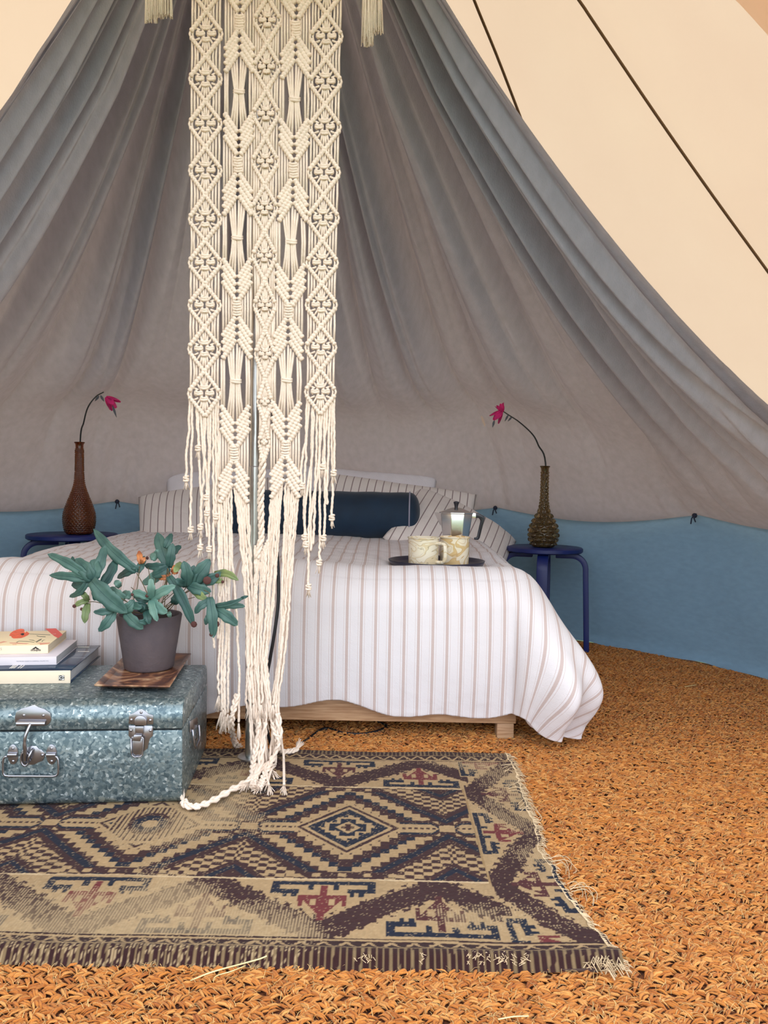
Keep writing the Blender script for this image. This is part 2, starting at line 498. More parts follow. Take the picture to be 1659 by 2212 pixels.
# ------------------------------------------------------------------ coir stitches (uncountable weave)
M_coir = attr_mat('coir_strand', .85, .7, 900, .1)
def coir_region(x, y):
    r = np.hypot(x - CX, y - CY)
    ok = (r < 1.975) & (np.abs(x) < .53 * y + .62) & (y > .45)
    rug_in = (x < .29) & (y > 1.12) & (y < 1.92)
    bed_in = (x < .30) & (y > 2.45)
    trunk_in = (x < -.50) & (y > 1.6) & (y < 2.0)
    return ok & ~rug_in & ~bed_in & ~trunk_in
rows = np.arange(.46, 3.62, .0112)
xs, ys, an = [], [], []
for k, y in enumerate(rows):
    x = np.arange(-1.1, 1.75, .0135) + (.0067 if k % 2 else 0) + .006 * np.sin(y * 9)
    yy = y + .006 * np.sin(x * 7 + k * .3) + rng.normal(0, .0016, len(x))
    x = x + rng.normal(0, .0022, len(x))
    m = coir_region(x, yy)
    xs.append(x[m]); ys.append(yy[m]); an.append(np.full(m.sum(), R(34) if k % 2 else -R(30)) + rng.normal(0, .22, m.sum()))
xs = np.concatenate(xs); ys = np.concatenate(ys); an = np.concatenate(an); N = len(xs)
def strands(name, xs, ys, an, NST, sides, us, qs, hs, wk):
    """every stitch is a bundle of NST strands"""
    N = len(xs); N3 = N * NST; nu = len(us); nvt = nu * sides
    an3 = np.repeat(an, NST) + rng.normal(0, .16, N3)
    k3 = np.tile(np.arange(NST) - (NST - 1) / 2, N) * .0030 * (3 / NST) ** .6
    xs3 = np.repeat(xs, NST) - np.sin(an3) * k3 + rng.normal(0, .0007, N3); ys3 = np.repeat(ys, NST) + np.cos(an3) * k3 + rng.normal(0, .0007, N3)
    tv = np.array([(u, math.cos(2 * math.pi * j / sides + .4) * q_, math.sin(2 * math.pi * j / sides + .4) * q_, h_) for u, q_, h_ in zip(us, qs, hs) for j in range(sides)])
    tq = np.array([(i * sides + j, i * sides + (j + 1) % sides, (i + 1) * sides + (j + 1) % sides, (i + 1) * sides + j) for i in range(nu - 1) for j in range(sides)])
    L_ = .0112 * rng.uniform(.75, 1.3, N3); W_ = .00205 * wk * rng.uniform(.7, 1.3, N3); H_ = np.repeat(.0042 * rng.uniform(.6, 1.5, N), NST) * rng.uniform(.7, 1.25, N3)
    bend = rng.normal(0, .0014, N3)
    px = tv[None, :, 0] * L_[:, None]; py = tv[None, :, 1] * W_[:, None] + bend[:, None] * (1 - tv[None, :, 0] ** 2)
    c_, s_ = np.cos(an3)[:, None], np.sin(an3)[:, None]
    V = np.stack([xs3[:, None] + px * c_ - py * s_, ys3[:, None] + px * s_ + py * c_, .0012 + tv[None, :, 2] * W_[:, None] + tv[None, :, 3] * H_[:, None]], -1).reshape(-1, 3)
    Q = (tq[None] + (np.arange(N3) * nvt)[:, None, None]).reshape(-1, 4)
    ca, cb, cc = np.array(lin(212, 138, 64)), np.array(lin(164, 92, 40)), np.array(lin(238, 182, 110))
    t = np.repeat(rng.uniform(0, 1, N), NST)[:, None] * .6 + rng.uniform(0, .4, N3)[:, None]; u = (rng.uniform(0, 1, N3) ** 3)[:, None] * .7
    colr = np.repeat(((ca * t + cb * (1 - t)) * (1 - u) + cc * u) * np.array([1.02, .98, .90]), nvt, 0)
    o = bulk_mesh(name, V, Q, M_coir, floor_o, colr); o['kind'] = 'stuff'
fine = rng.uniform(0, 1, N) < sstep(2.35, 1.85, ys) * sstep(.34, .04, np.abs(xs) - .53 * ys)
strands('coir_weave', xs[fine], ys[fine], an[fine], 3, 4, [-1, -.36, .36, 1.0], [.45, 1.0, 1.0, .35], [0, .85, .85, 0], 1.0)
strands('coir_weave', xs[~fine], ys[~fine], an[~fine], 2, 3, [-1, 0, 1.0], [.5, 1.1, .4], [0, 1.0, 0], 1.5)
# loose hairs standing off the weave
NF = 30000
k = rng.integers(0, N, NF)
x0 = xs[k] + rng.normal(0, .006, NF); y0 = ys[k] + rng.normal(0, .006, NF)
th = rng.uniform(0, 2 * math.pi, NF); ln = rng.uniform(.008, .03, NF); bend = rng.normal(0, .8, NF); hh = rng.uniform(.001, .006, NF)
tt = np.linspace(0, 1, 4)
ang = th[:, None] + bend[:, None] * tt[None]
dx = np.cumsum(np.cos(ang), 1) * ln[:, None] / 4; dy = np.cumsum(np.sin(ang), 1) * ln[:, None] / 4
zz = .0055 + hh[:, None] * np.sin(np.pi * tt)[None]
P = np.stack([x0[:, None] + dx, y0[:, None] + dy, zz + 0 * dx], -1)
wv = np.stack([-np.sin(ang), np.cos(ang), 0 * ang], -1) * .00034
V = np.stack([P - wv, P + wv], 2).reshape(-1, 3)
b = (np.arange(NF) * 8)[:, None, None]
Q = (np.array([(2 * i, 2 * i + 1, 2 * i + 3, 2 * i + 2) for i in range(3)])[None] + b).reshape(-1, 4)
cf = np.repeat((np.array(lin(238, 196, 130))[None] * rng.uniform(.45, 1.05, NF)[:, None]), 8, 0)
o = bulk_mesh('coir_fibre', V, Q, M_coir, floor_o, cf); o['kind'] = 'stuff'

# ================================================================== RUG
RX0, RX1, RY0, RY1 = -1.12, .335, 1.072, 1.962
q = .0024
gx = np.arange(RX0, RX1 + q, q); gy = np.arange(RY0, RY1 + q, q)
X, Y = np.meshgrid(gx, gy, indexing='ij')
# hand-woven drift
Xp = X + .006 * (vn(X * 4, Y * 4, 1) - .5) + .014 * (Y - 1.517)
Yp = Y + .006 * (vn(X * 4 + 9, Y * 4, 2) - .5)
TAN, MAR, NAV, RED = np.array(lin(166, 139, 102)), np.array(lin(56, 31, 32)), np.array(lin(20, 26, 44)), np.array(lin(104, 42, 44))
C = np.zeros(X.shape + (3,)); C[:] = TAN
def paint(m, c): C[m] = c
dy = Yp - 1.517; ady = np.abs(dy)
PX = .398
mx = ((Xp + .062 + PX / 2) % PX) - PX / 2; amx = np.abs(mx)
XR = .192
field = (ady < .203) & (Xp < XR)
paint(field, MAR)
def st(v, s): return np.floor(v / s) * s
ms = st(amx + .004, .0170) / .200 + ady / .208         # stepped metric
mm = amx / .200 + ady / .205                            # straight metric
# spandrels: navy diagonals and checker bands
paint(field & (mm > 1.10) & (mm < 1.20), NAV)
chk = ((np.floor(mx / .0175) + np.floor(dy / .0115)) % 2 == 0)
paint(field & (mm > 1.30) & (mm < 1.66) & chk, TAN)
paint(field & (mm > 1.74) & (mm < 1.82), NAV)
# medallion
paint(field & (ms < 1.00), TAN)
paint(field & (ms < .84), NAV)
paint(field & (ms < .76), MAR)
paint(field & (ms < .62), TAN)
hat = (np.floor(X / .0044) % 2 == 0)
paint(field & (ms < .53) & hat, MAR)
paint(field & (mm < .56), TAN)
paint(field & (mm < .51), MAR)
paint(field & (mm < .46), TAN)
paint(field & (mm < .41), NAV)
paint(field & (mm < .30) & ((np.floor(mx / .011) + np.floor(dy / .011)) % 2 == 0), TAN)
cr = ((amx < .046) & (ady < .022)) | ((amx < .022) & (ady < .046))
paint(field & cr, TAN)
cr = ((amx < .037) & (ady < .016)) | ((amx < .016) & (ady < .037))
paint(field & cr, NAV)
paint(field & (amx + ady < .026), TAN)
paint(field & (amx < .005) & (ady < .014) | field & (ady < .005) & (amx < .014), MAR)
# pointed arms towards the tips
arm = field & (amx > .105) & (amx < .183)
tipw = np.minimum(.026, (.190 - amx) * 1.2)
paint(arm & (ady < tipw + .010), MAR)
paint(arm & (ady < tipw), NAV)
paint(arm & (ady < tipw - .008), TAN)
paint(arm & (ady < .004) & (np.floor(X / .006) % 2 == 0), MAR)
# second medallion is more worn and plainer: octagon
m2 = np.abs(Xp + .46) < .075
oc = np.maximum(np.maximum(amx, ady * 1.0), (amx + ady) * .72)
paint(field & m2 & (oc < .085), TAN)
paint(field & m2 & (oc < .074) & hat, MAR)
paint(field & m2 & (oc < .045), MAR)
paint(field & m2 & (oc < .034), NAV)
paint(field & m2 & (oc < .016), TAN)
# spots along the field edge
paint(field & (ady > .178) & (ady < .198) & (mm > .86) & (mm < 1.3), MAR)
sp = ((Xp / .045) % 1 - .5) * .045
paint(field & (np.abs(ady - .188) < .006) & (np.abs(sp) < .007) & (amx < .14), TAN)
paint((np.abs(ady - .203) < .0022) & (Xp < XR), np.array(lin(196, 172, 136)))
def border(v, xx, P, W, mask):
    """v: distance from the field 0..W, xx: along"""
    u = ((xx + P / 2) % P) - P / 2; au = np.abs(u)
    tri = 1 - np.abs(2 * au / P * 1.0)            # 1 at the comb, 0 between
    tooth = .045 * (np.floor(xx / .012) % 2)
    z = np.abs(v / W - (.08 + .84 * tri))
    paint(mask & (z < .20 + tooth), MAR)
    zz2 = (v / W - (.08 + .84 * tri))
    dots = (((np.floor(xx / .010) + np.floor(v / .010)) % 3) == 0)
    paint(mask & (np.abs(zz2) > .17) & (np.abs(zz2) < .25) & dots, TAN)
    def comb(u, v):
        a = np.abs(u)
        m = (v > .006) & (v < .019) & (a < .088)
        m |= (v > .006) & (v < .046) & (a > .074) & (a < .088)
        m |= (v > .032) & (v < .046) & (a > .040) & (a < .088)
        m |= (v > .042) & (v < .056) & (((a > .044) & (a < .052)) | ((a > .060) & (a < .068)))
        m |= (v > .018) & (v < .036) & (a > .016) & (a < .026)
        return m
    def tree(u, v):
        a = np.abs(u)
        m = (v > .020) & (v < .125) & (a < .006)
        m |= (v > .052) & (v < .064) & (a < .040)
        m |= (v > .052) & (v < .086) & (a > .032) & (a < .040)
        m |= (v > .064) & (v < .112) & (a < .034 - (v - .064) * .62) & ~((v < .084) & (a > .010) & (a < .020))
        return m
    paint(mask & (au < .094) & (v < .058), TAN)
    paint(mask & comb(u, v), NAV); paint(mask & tree(u, v), RED)
    u2 = ((xx) % P) - P / 2
    paint(mask & (np.abs(u2) < .094) & (W - v < .058), TAN)
    paint(mask & comb(u2, W - v), NAV); paint(mask & tree(u2, W - v), MAR * .7 + RED * .3)
W = .172
near = (dy < -.205) & (dy > -.205 - W); far = (dy > .205) & (dy < .205 + W); side = (Xp >= XR) & (ady < .205 + W)
border(-dy - .205, Xp + .096, .385, W, near & (Xp < XR + .02))
border(dy - .205, Xp + .096 + .19, .385, W, far & (Xp < XR + .02))
border((Xp - XR) * 1.15, dy + .012, .385, W, side & (Xp > XR + .004))
paint((np.abs(Xp - XR) < .0022) & (ady < .205), np.array(lin(150, 122, 84)))
gv = ady - .205 - W
gd = gv > 0
paint(gd & (gv < .004), MAR * .8); paint(gd & (gv >= .004) & (gv < .009), TAN); paint(gd & (gv >= .009), MAR * .8)
tr = np.abs(((Xp / .034) % 1) - .5) * 2
lat = np.abs((gv - .010) / .026 - tr) < .17
lat |= (np.abs(tr - .5) < .16) & (gv > .016) & (gv < .030) & (np.floor(Xp / .017) % 2 == 0)
paint(gd & (gv > .010) & (gv < .037) & lat, TAN)
paint(gd & (gv > .038) & (gv < .0415), TAN * .8)
paint(gd & (gv > .0415) & (((X / .0105) + .3 * vn(X * 90, Y * 30, 6)) % 1 < .34), TAN * .5)
# wear: pile gone, pale warps show in lines running away from the viewer
wn_ = fbm(X * 3.1 + 2, Y * 3.7, 41, 4)
wn_ = wn_ + .16 * np.exp(-((X + .36) / .10) ** 2) + .13 * np.exp(-((X - .02) / .14) ** 2 - ((Y - 1.82) / .10) ** 2) + .12 * sstep(.16, .26, X) * sstep(1.25, 1.5, Y) - .10 * np.exp(-((X - .14) / .07) ** 2 - ((Y - 1.40) / .10) ** 2)
wear = sstep(.53, .68, wn_) * np.where(gd, .35, 1.0)
i_, j_ = np.meshgrid(np.arange(len(gx)), np.arange(len(gy)), indexing='ij')
line = (i_ % 2 == 0) & (_h(i_, j_ // 5, 4) < .85)
speck = _h(i_ * 3, j_ * 7, 77)
m = line & (wear > speck)
WARP = np.array(lin(178, 154, 118))
C[m] = C[m] * .22 + WARP * .78
m = (speck < .05) & ~gd
C[m] = C[m] * .5 + WARP * .5
pale = (sstep(.60, .78, wn_) * ~gd)[..., None] * .5
C = C * (1 - pale) + (WARP * .92) * pale
C *= (.82 + .36 * vn(X * 260, Y * 260, 8) * .6 + .12 * vn(X * 14, Y * 14, 15))[..., None]
# relief: pile, waves, a thick turned near edge
lum = C.mean(-1)
edge = RX1 - .012 * vn(Y * 14, Y * 0, 3) - .006 * vn(Y * 60, Y * 0, 4) + .030 * sstep(1.35, 1.08, Y) - .010 * np.sin((Y - 1.1) * 6)
XX = np.where(X > .19, .19 + (X - .19) * (edge - .19) / (RX1 - .19), X)
Z = .0085 + .004 * vn(X * 5, Y * 5, 61) + .0012 * vn(X * 300, Y * 300, 5) + .0012 * (1 - wear)
Z += .012 * np.exp(-((Y - (RY0 + .022)) / .018) ** 2)
Z = np.where(Y < RY0 + .012, .005 + (Z - .005) * ((Y - RY0) / .012), Z)
YY = Y - .008 * (vn(X * 9, X * 0, 44) - .5) * sstep(1.25, 1.07, Y) + .012 * sstep(.1, .34, X) * sstep(1.2, 1.08, Y) + .010 * (vn(X * 7, X * 0, 45) - .5) * sstep(1.85, 1.96, Y)
M_rug = attr_mat('worn_wool_pile', .95, .5, 1400, .05)
rug = thing('kilim_rug', 'worn antique rug with stepped medallions in tan, maroon and navy', 'rug', (-.4, 1.5, 0))
grid_mesh('rug_pile', np.stack([XX, YY, Z], -1), M_rug, rug, col=C, world=True)
g = Geo()                               # underside so the cloth has thickness
g.prism([(RX0, RY0 + .004, .0035), (.318, RY0 + .010, .0035), (.310, RY1 - .01, .0035), (RX0, RY1 - .01, .0035)], (0, 0, .004))
build('rug_backing', g, mat('rug_backing', lin(80, 62, 58), .95), rug, world=True)
# frayed warp threads along the short side and the pale selvedge
M_thread = mat('undyed_wool_thread', lin(196, 172, 138), .95, var=.25, vscale=80)
g = Geo()
for yv in np.arange(RY0 + .004, RY1 + .002, .0034):
    k = int(np.clip((yv - RY0) / q, 0, len(gy) - 1)); e = XX[-1, k]
    L0 = rng.uniform(.004, .015) * (1.5 if yv > 1.8 else 1)
    a = rng.normal(-.25, .5); zt = max(.004, .009 + rng.normal(0, .002))
    p = Vector((e - .008, yv, .0125)); p2 = Vector((e + L0 * .5 * math.cos(a), yv + L0 * .5 * math.sin(a), zt)); p3 = Vector((e + L0 * math.cos(a * 1.4), yv + L0 * math.sin(a * 1.6), .0065))
    g.tube([p, p2, p3], [.0011, .0008, .0004], 4)
for c in ((1.40, .348), (1.62, .33), (1.74, .325), (1.86, .33), (1.30, .36)):      # long looped threads
    for _ in range(5):
        p = Vector((c[1] - .03, c[0] + rng.normal(0, .012), .012)); w = rng.uniform(.02, .045)
        g.tube(catmull([p, p + Vector((w * .7, rng.normal(0, .012), .004)), p + Vector((w, -.02 + rng.normal(0, .01), -.002)), p + Vector((w * .8, -.035, -.004))], 9), .0007, 4)
o = build('fringe', g, M_thread, rug, world=True); o['kind'] = 'stuff'; o['label'] = 'pale frayed warp threads'
g = Geo()
for (x0, x1, nn) in ((-.03, .00, 22), (.06, .07, 8), (.13, .22, 60)):        # bare patches on the near edge
    for _ in range(nn):
        x = rng.uniform(x0, x1); y = RY0 + rng.uniform(.002, .03)
        g.tube([(x, y, .020), (x + rng.normal(0, .003), y - .003, .023), (x + rng.normal(0, .004), y - .006, .020)], .0005, 4)
for _ in range(50):
    x = .326 + rng.normal(0, .010); y = RY0 + .012 + rng.normal(0, .010)
    g.tube([(x, y, .014), (x + .005, y + rng.normal(0, .006), .020), (x + .012, y + rng.normal(0, .008), .010)], .0008, 4)
o = build('frayed_edge', g, M_thread, rug, world=True); o['kind'] = 'stuff'
# ================================================================== BED
M_pine = mat('pale_pine', lin(196, 160, 124), .6, c2=lin(160, 120, 86), vscale=14, stretch=(1, 14, 14), bump=.1)
M_mattress = mat('mattress_ticking', lin(225, 220, 215), .9, bump=.3)
bed = thing('bed', 'low pine bed frame under the striped duvet', 'bed', (-.35, 2.9, 0))
def wbox(name, lo, hi, m, parent, bev=.003):
    g = Geo(); g.box(lo, hi); return build(name, g, m, parent, bevel=bev, world=True)
BX0, BX1, BY0, BY1 = -1.05, .375, 2.10, 3.70
wbox('front_rail', (BX0, BY0, .046), (BX1, BY0 + .022, .118), M_pine, bed)
wbox('head_rail', (BX0, BY1 - .022, .046), (BX1, BY1, .118), M_pine, bed)
for x in (BX0, BX1 - .022): wbox('side_rail', (x, BY0 + .0225, .046), (x + .022, BY1 - .0225, .118), M_pine, bed)
for x in (BX0 + .02, BX1 - .052, -.36):
    for y in (BY0 + .003, BY1 - .05): wbox('leg', (x, y, 0.0), (x + .047, y + .047, .046), M_pine, bed)
for k in range(9):
    y = BY0 + .08 + k * .175
    wbox('slat', (BX0 + .022, y, .104), (BX1 - .022, y + .07, .117), M_pine, bed, .002)
wbox('mattress', (BX0 + .01, BY0 + .03, .119), (BX1 - .01, BY1 - .02, .40), M_mattress, bed, .03)

# ------------------------------------------------------------------ duvet
STR = [(0, 0), (.262, 1), (.285, 0), (.40, 1), (.60, 0), (.715, 1), (.738, 0)]
M_duvet = stripe_mat('striped_cotton', lin(222, 217, 220), lin(196, 178, 174), .0385, STR)
nsx, nty = 370, 290
SX = np.linspace(-1.46, .86, nsx); TY = np.concatenate([np.linspace(-1.28, -.02, 130), np.linspace(-.015, .52, nty - 130)])
s_, t_ = np.meshgrid(SX, TY, indexing='ij')
SR, SL, YF = .355, -1.07, 2.165
br = np.maximum(0, s_ - SR); bl = np.maximum(0, SL - s_); b = br + bl; a = np.maximum(0, t_)
r = np.hypot(a, b) + 1e-9
ux = (br - bl) / r; uy = -a / r
th = np.arctan2(a, b + 1e-9); cor = np.sin(2 * th) * (a > 0) * (b > 0)
R0 = .095; LM = .43 + .02 * np.sin(s_ * 9) + .010 * np.sin(s_ * 23 + 1)
q1 = math.pi * R0 / 2
rc = np.minimum(r, LM * (1 + .18 * cor))
h = np.where(rc < q1, R0 * (1 - np.cos(rc / R0)), R0 + (rc - q1))
gq = np.where(rc < q1, R0 * np.sin(rc / R0), R0)
gq = gq + .020 * np.sin(np.clip(h / .40, 0, 1) * np.pi) * (h > .02) + .165 * cor * sstep(.02, .30, h) - .055 * cor * sstep(.30, .45, h)
over = np.maximum(0, r - rc)                              # the turned-under hem
gq = gq - .030 * np.sin(np.clip(over / .05, 0, 1) * math.pi / 2) - .3 * np.maximum(0, over - .05)
h = h - .016 * np.sin(np.clip(over / .05, 0, 1) * math.pi / 2)
yt = np.minimum(t_, 0); ztop = .462 + .018 * np.clip((-yt) / 1.1, 0, 1)
lim = ztop - .012
h = np.where(h > lim - .05, lim - .05 + .05 * (1 - np.exp(-np.maximum(0, h - lim + .05) / .05)), h)
# soft folds hanging from the crest
dn = sstep(.05, .36, h)
fold = .016 * (fbm(s_ * 7 + .8 * a, a * 2.2 + 3, 71) - .45) * 2 + .007 * np.sin(s_ * 31 + 6 * a) * vn(s_ * 3, a * 0, 5)
fold = fold * dn + .030 * cor * np.sin(th * 13 + 1.5 * r) * sstep(.12, .4, h)
fold = fold + .006 * (fbm(s_ * 26, a * 30, 19) - .45) * sstep(.26, .42, h)
gq = gq + fold
top = (1 - sstep(0, .10, h))
crk = 1 - np.abs(2 * vn(s_ * 16 + 2 * vn(s_ * 5, yt * 9, 3), yt * 24 + 1.5 * vn(s_ * 9, yt * 6, 4), 29) - 1)
puff = .016 * (fbm(s_ * 3.1, yt * 3.1, 13) - .45) * 2 + .0065 * (crk - .5) * sstep(0, -.25, yt) + .003 * (fbm(s_ * 30, yt * 30, 17) - .45)
z = ztop - h + top * puff + .012 * np.exp(-((t_ + .02) / .07) ** 2) * top - .027 * np.exp(-(((s_ - .165) / .19) ** 4 + ((YF - yt - 2.43) / .17) ** 4)) * sstep(.02, -.05, t_)
V = np.stack([np.clip(s_, SL, SR) + ux * gq, YF - yt + uy * gq, np.maximum(z, .006)], -1)
M_duv = M_duvet
o = grid_mesh('duvet', V, M_duv, uv=np.stack([s_ + 2, t_ + 2], -1), flip=True)
tag(o, 'white duvet with thin pink stripes hanging over the bed foot', 'duvet')

# ------------------------------------------------------------------ pillows
STP = [(0, 0), (.44, 1), (.56, 0)]
M_pstripe = stripe_mat('striped_pillow_cotton', lin(226, 218, 214), lin(140, 122, 122), .035, STP)
M_pplain = mat('white_pillow_cotton', lin(222, 218, 224), .9, bump=.3, bscale=160, var=.03)
def pillow(name, label, w, hgt, t, mtx, m, seed=0, p=3.2):
    nu, nv = 60, 44
    u = np.linspace(-1, 1, nu); v = np.linspace(-1, 1, nv)
    U, Vv = np.meshgrid(u, v, indexing='ij')
    prof = np.clip((1 - np.abs(U) ** p) * (1 - np.abs(Vv) ** p), 0, 1) ** .42
    prof = prof * (1 + .22 * (fbm(U * 2 + seed, Vv * 2, seed) - .45)) + .05 * (fbm(U * 7 + seed, Vv * 7, seed + 3) - .45) * prof
    shr = 1 - .05 * (np.abs(U) ** 2 * (1 - np.abs(Vv)) + np.abs(Vv) ** 2 * (1 - np.abs(U)))
    x = U * w / 2 * shr; y = Vv * hgt / 2 * shr
    parts = []
    for sgn in (1, -1):
        parts.append(np.stack([x, y, sgn * prof * t / 2 + 0 * x], -1))
    g = Geo(); n = nu * nv
    me = bpy.data.meshes.new(name)
    vv = np.concatenate([parts[0].reshape(-1, 3), parts[1].reshape(-1, 3)])
    f = []
    for k in range(2):
        for i in range(nu - 1):
            for j in range(nv - 1):
                qd = (k * n + i * nv + j, k * n + (i + 1) * nv + j, k * n + (i + 1) * nv + j + 1, k * n + i * nv + j + 1)
                f.append(qd if k == 0 else qd[::-1])
    me.from_pydata([tuple(c) for c in vv], [], f)
    uvl = me.uv_layers.new(name='UVMap')
    idx = np.empty(len(me.loops), 'i'); me.loops.foreach_get('vertex_index', idx)
    uvl.data.foreach_set('uv', np.stack([vv[idx, 0] + 2, vv[idx, 1] + 2], -1).astype('f').ravel())
    bm = bmesh.new(); bm.from_mesh(me); bmesh.ops.remove_doubles(bm, verts=bm.verts, dist=.0004)
    for fc in bm.faces: fc.smooth = True
    bm.to_mesh(me); bm.free()
    o = link(name, me, m)
    o.matrix_world = mtx
    return tag(o, label, 'pillow', 'pillows at the head of the bed')
def pmx(c, rx, ry=0, rz=0):
    return Matrix.Translation(c) @ Matrix.Rotation(rz, 4, 'Z') @ Matrix.Rotation(ry, 4, 'Y') @ Matrix.Rotation(rx, 4, 'X')
pillow('pillow', 'striped pillow propped up behind the right end of the velvet bolster', .74, .36, .17, pmx(at(846, 1118, 3.47), R(60), R(7), R(-4)), M_pstripe, 1, 2.5)
pillow('pillow', 'plain white pillow topmost behind the bolster and striped pillows', .74, .36, .13, pmx(at(770, 1090, 3.61), R(66), R(4), R(-2)), M_pplain, 2, 2.4)
pillow('pillow', 'striped pillow sloping down beside the hobnail vase stool', .70, .40, .17, pmx(at(462, 1124, 3.46), R(50), R(-9), R(3)), M_pstripe, 3, 2.4)
pillow('pillow', 'plain white pillow with a pointed corner sticking out behind the striped pillow', .68, .38, .12, pmx(at(512, 1094, 3.60), R(62), R(-3), R(3)), M_pplain, 4, 6)
pillow('pillow', 'striped pillow slumped over the bed edge towards the bubble vase stool', .52, .46, .20, pmx(at(978, 1166, 3.32), R(30), R(27), R(-6)), M_pstripe, 5, 2.6)

# ------------------------------------------------------------------ bolster
M_velvet = mat('teal_velvet', lin(6, 38, 62), .75, var=.25, vscale=7, sheen=.15, bump=.2, bscale=300)
M_piping = mat('grey_piping', lin(150, 150, 170), .8)
bc = at(690, 1112, 3.285)
bol = thing('bolster', 'long dark teal velvet bolster lying across the bed', 'bolster', (bc.x, bc.y, bc.z - .102), R(-2.5))
hl, br_ = .385, .102
prof = []
for k in range(9):
    t = k / 8 * math.pi / 2
    prof.append((br_ * math.sin(t) ** .7, -hl - .045 * math.cos(t)))
for k in range(1, 20): prof.append((br_ * (1 + .012 * math.sin(k * 1.7)), -hl + 2 * hl * k / 20))
for k in range(9):
    t = math.pi / 2 - k / 8 * math.pi / 2
    prof.append((br_ * math.sin(t) ** .7, hl + .045 * math.cos(t)))
g = Geo(); g.lathe(prof, 40)
g.v = [(z, -y, x + .102) for (x, y, z) in g.v]
build('cover', g, M_velvet, bol, sharp=0)
for s in (-1, 1):
    g = Geo(); g.tube([(s * hl, (br_ + .002) * math.sin(k * math.pi / 24), .102 + (br_ + .002) * math.cos(k * math.pi / 24)) for k in range(49)], .0032, 6)
    build('piping', g, M_piping, bol)

# ================================================================== STOOLS
M_blue = mat('blue_paint', lin(14, 32, 96), .45, var=.12, vscale=9)
def stool(px, py, Y, rz, top_r, label):
    c = at(px, py, Y); zt = c.z
    o = thing('stool', label, 'stool', (c.x, c.y, 0), rz, 'blue stools beside the bed')
    g = Geo()
    pr = [(0.0001, zt - .022), (top_r - .006, zt - .022), (top_r, zt - .017), (top_r, zt - .004), (top_r - .005, zt), (.0001, zt)]
    g.lathe(pr, 56); build('seat', g, M_blue, o, sharp=50)
    for k in range(4):
        a = k * math.pi / 2
        P = [(top_r * .30, zt - .034), (top_r * .72, zt - .034)]
        for j in range(1, 9):
            t = j / 8 * R(84)
            P.append((top_r * .72 + .058 * math.sin(t), zt - .034 - .058 * (1 - math.cos(t))))
        x1 = P[-1][0]
        for j in range(1, 6): P.append((x1 + .012 * j / 5, P[9][1] * (1 - j / 5)))
        g = Geo(); v = []; f = []
        for i, (r_, z_) in enumerate(P):
            i0, i1 = max(0, i - 1), min(len(P) - 1, i + 1)
            tx, tz = P[i1][0] - P[i0][0], P[i1][1] - P[i0][1]; l = math.hypot(tx, tz); nx, nz = -tz / l, tx / l
            w, th_ = .0225, .0115
            for (sw, st_) in ((-1, -1), (1, -1), (1, 1), (-1, 1)):
                rr, zz = r_ + nx * st_ * th_, z_ + nz * st_ * th_
                if i == len(P) - 1: zz = 0
                v.append((rr * math.cos(a) - sw * w * math.sin(a), rr * math.sin(a) + sw * w * math.cos(a), zz))
        for i in range(len(P) - 1):
            for j in range(4): f.append((i * 4 + j, i * 4 + (j + 1) % 4, i * 4 + 4 + (j + 1) % 4, i * 4 + 4 + j))
        f += [(3, 2, 1, 0), tuple(len(v) - 4 + j for j in range(4))]
        g.add(v, f); build('leg', g, M_blue, o, bevel=.003)
    return c
c1 = stool(157, 1153, 3.31, R(205), .186, 'blue painted stool with bentwood legs holding the hobnail vase')
c2 = stool(1176, 1181, 3.31, R(-14), .162, 'blue painted stool with bentwood legs holding the bubble glass vase')

# ================================================================== VASES
def glass(name, c, rough=.06):
    m, nt, p, L = new_mat(name)
    p.inputs['Base Color'].default_value = (*c, 1); p.inputs['Roughness'].default_value = rough
    p.inputs['Transmission Weight'].default_value = .92; p.inputs['IOR'].default_value = 1.46
    return m
M_amber = glass('amber_glass', (.40, .13, .03)); M_smoke = glass('smoky_olive_glass', (.36, .25, .10))
def interp(pf, z):
    zs = [p[1] for p in pf]; rs = [p[0] for p in pf]
    return np.interp(z, zs, rs)
def smooth_prof(pf, n):
    P = catmull([(r, z, 0) for r, z in pf], n); return [(max(.0005, p.x), p.y) for p in P]
def vase(label, base, Y, pxs, m, bumps):
    """pxs: (half width px, height px above base)"""
    k = Y / F_PX
    o = thing('vase', label, 'vase', base, 0, 'glass vases on the stools')
    pf = smooth_prof([(w * k, hh * k) for w, hh in pxs], 170)
    n = 140; A = np.arange(n) * 2 * math.pi / n
    pr = np.array(pf); rr = pr[:, 0][:, None] + 0 * A[None]; zz = pr[:, 1][:, None] + 0 * A[None]
    disp = bumps(rr, zz, A[None] + 0 * rr, pr[-1, 1])
    ro = rr + disp
    outer = np.stack([ro * np.cos(A), ro * np.sin(A), zz], -1)
    ri = np.maximum(.0006, rr - .0030); zi = np.maximum(zz, .006)
    inner = np.stack([ri * np.cos(A), ri * np.sin(A), zi], -1)[::-1]
    V = np.concatenate([np.stack([0.0005 * np.cos(A), .0005 * np.sin(A), 0 * A], -1)[None], outer, inner, np.stack([0.0003 * np.cos(A), .0003 * np.sin(A), 0 * A + .006], -1)[None]])
    grid_mesh('glass_body', V.transpose(1, 0, 2), m, o, closed_u=True)
    g = Geo(); top = pr[-1]
    g.tube([((top[0] - .0015) * math.cos(a), (top[0] - .0015) * math.sin(a), top[1]) for a in np.linspace(0, 2 * math.pi, 41)], .0028, 6)
    build('rim', g, m, o)
    return o, top[1]
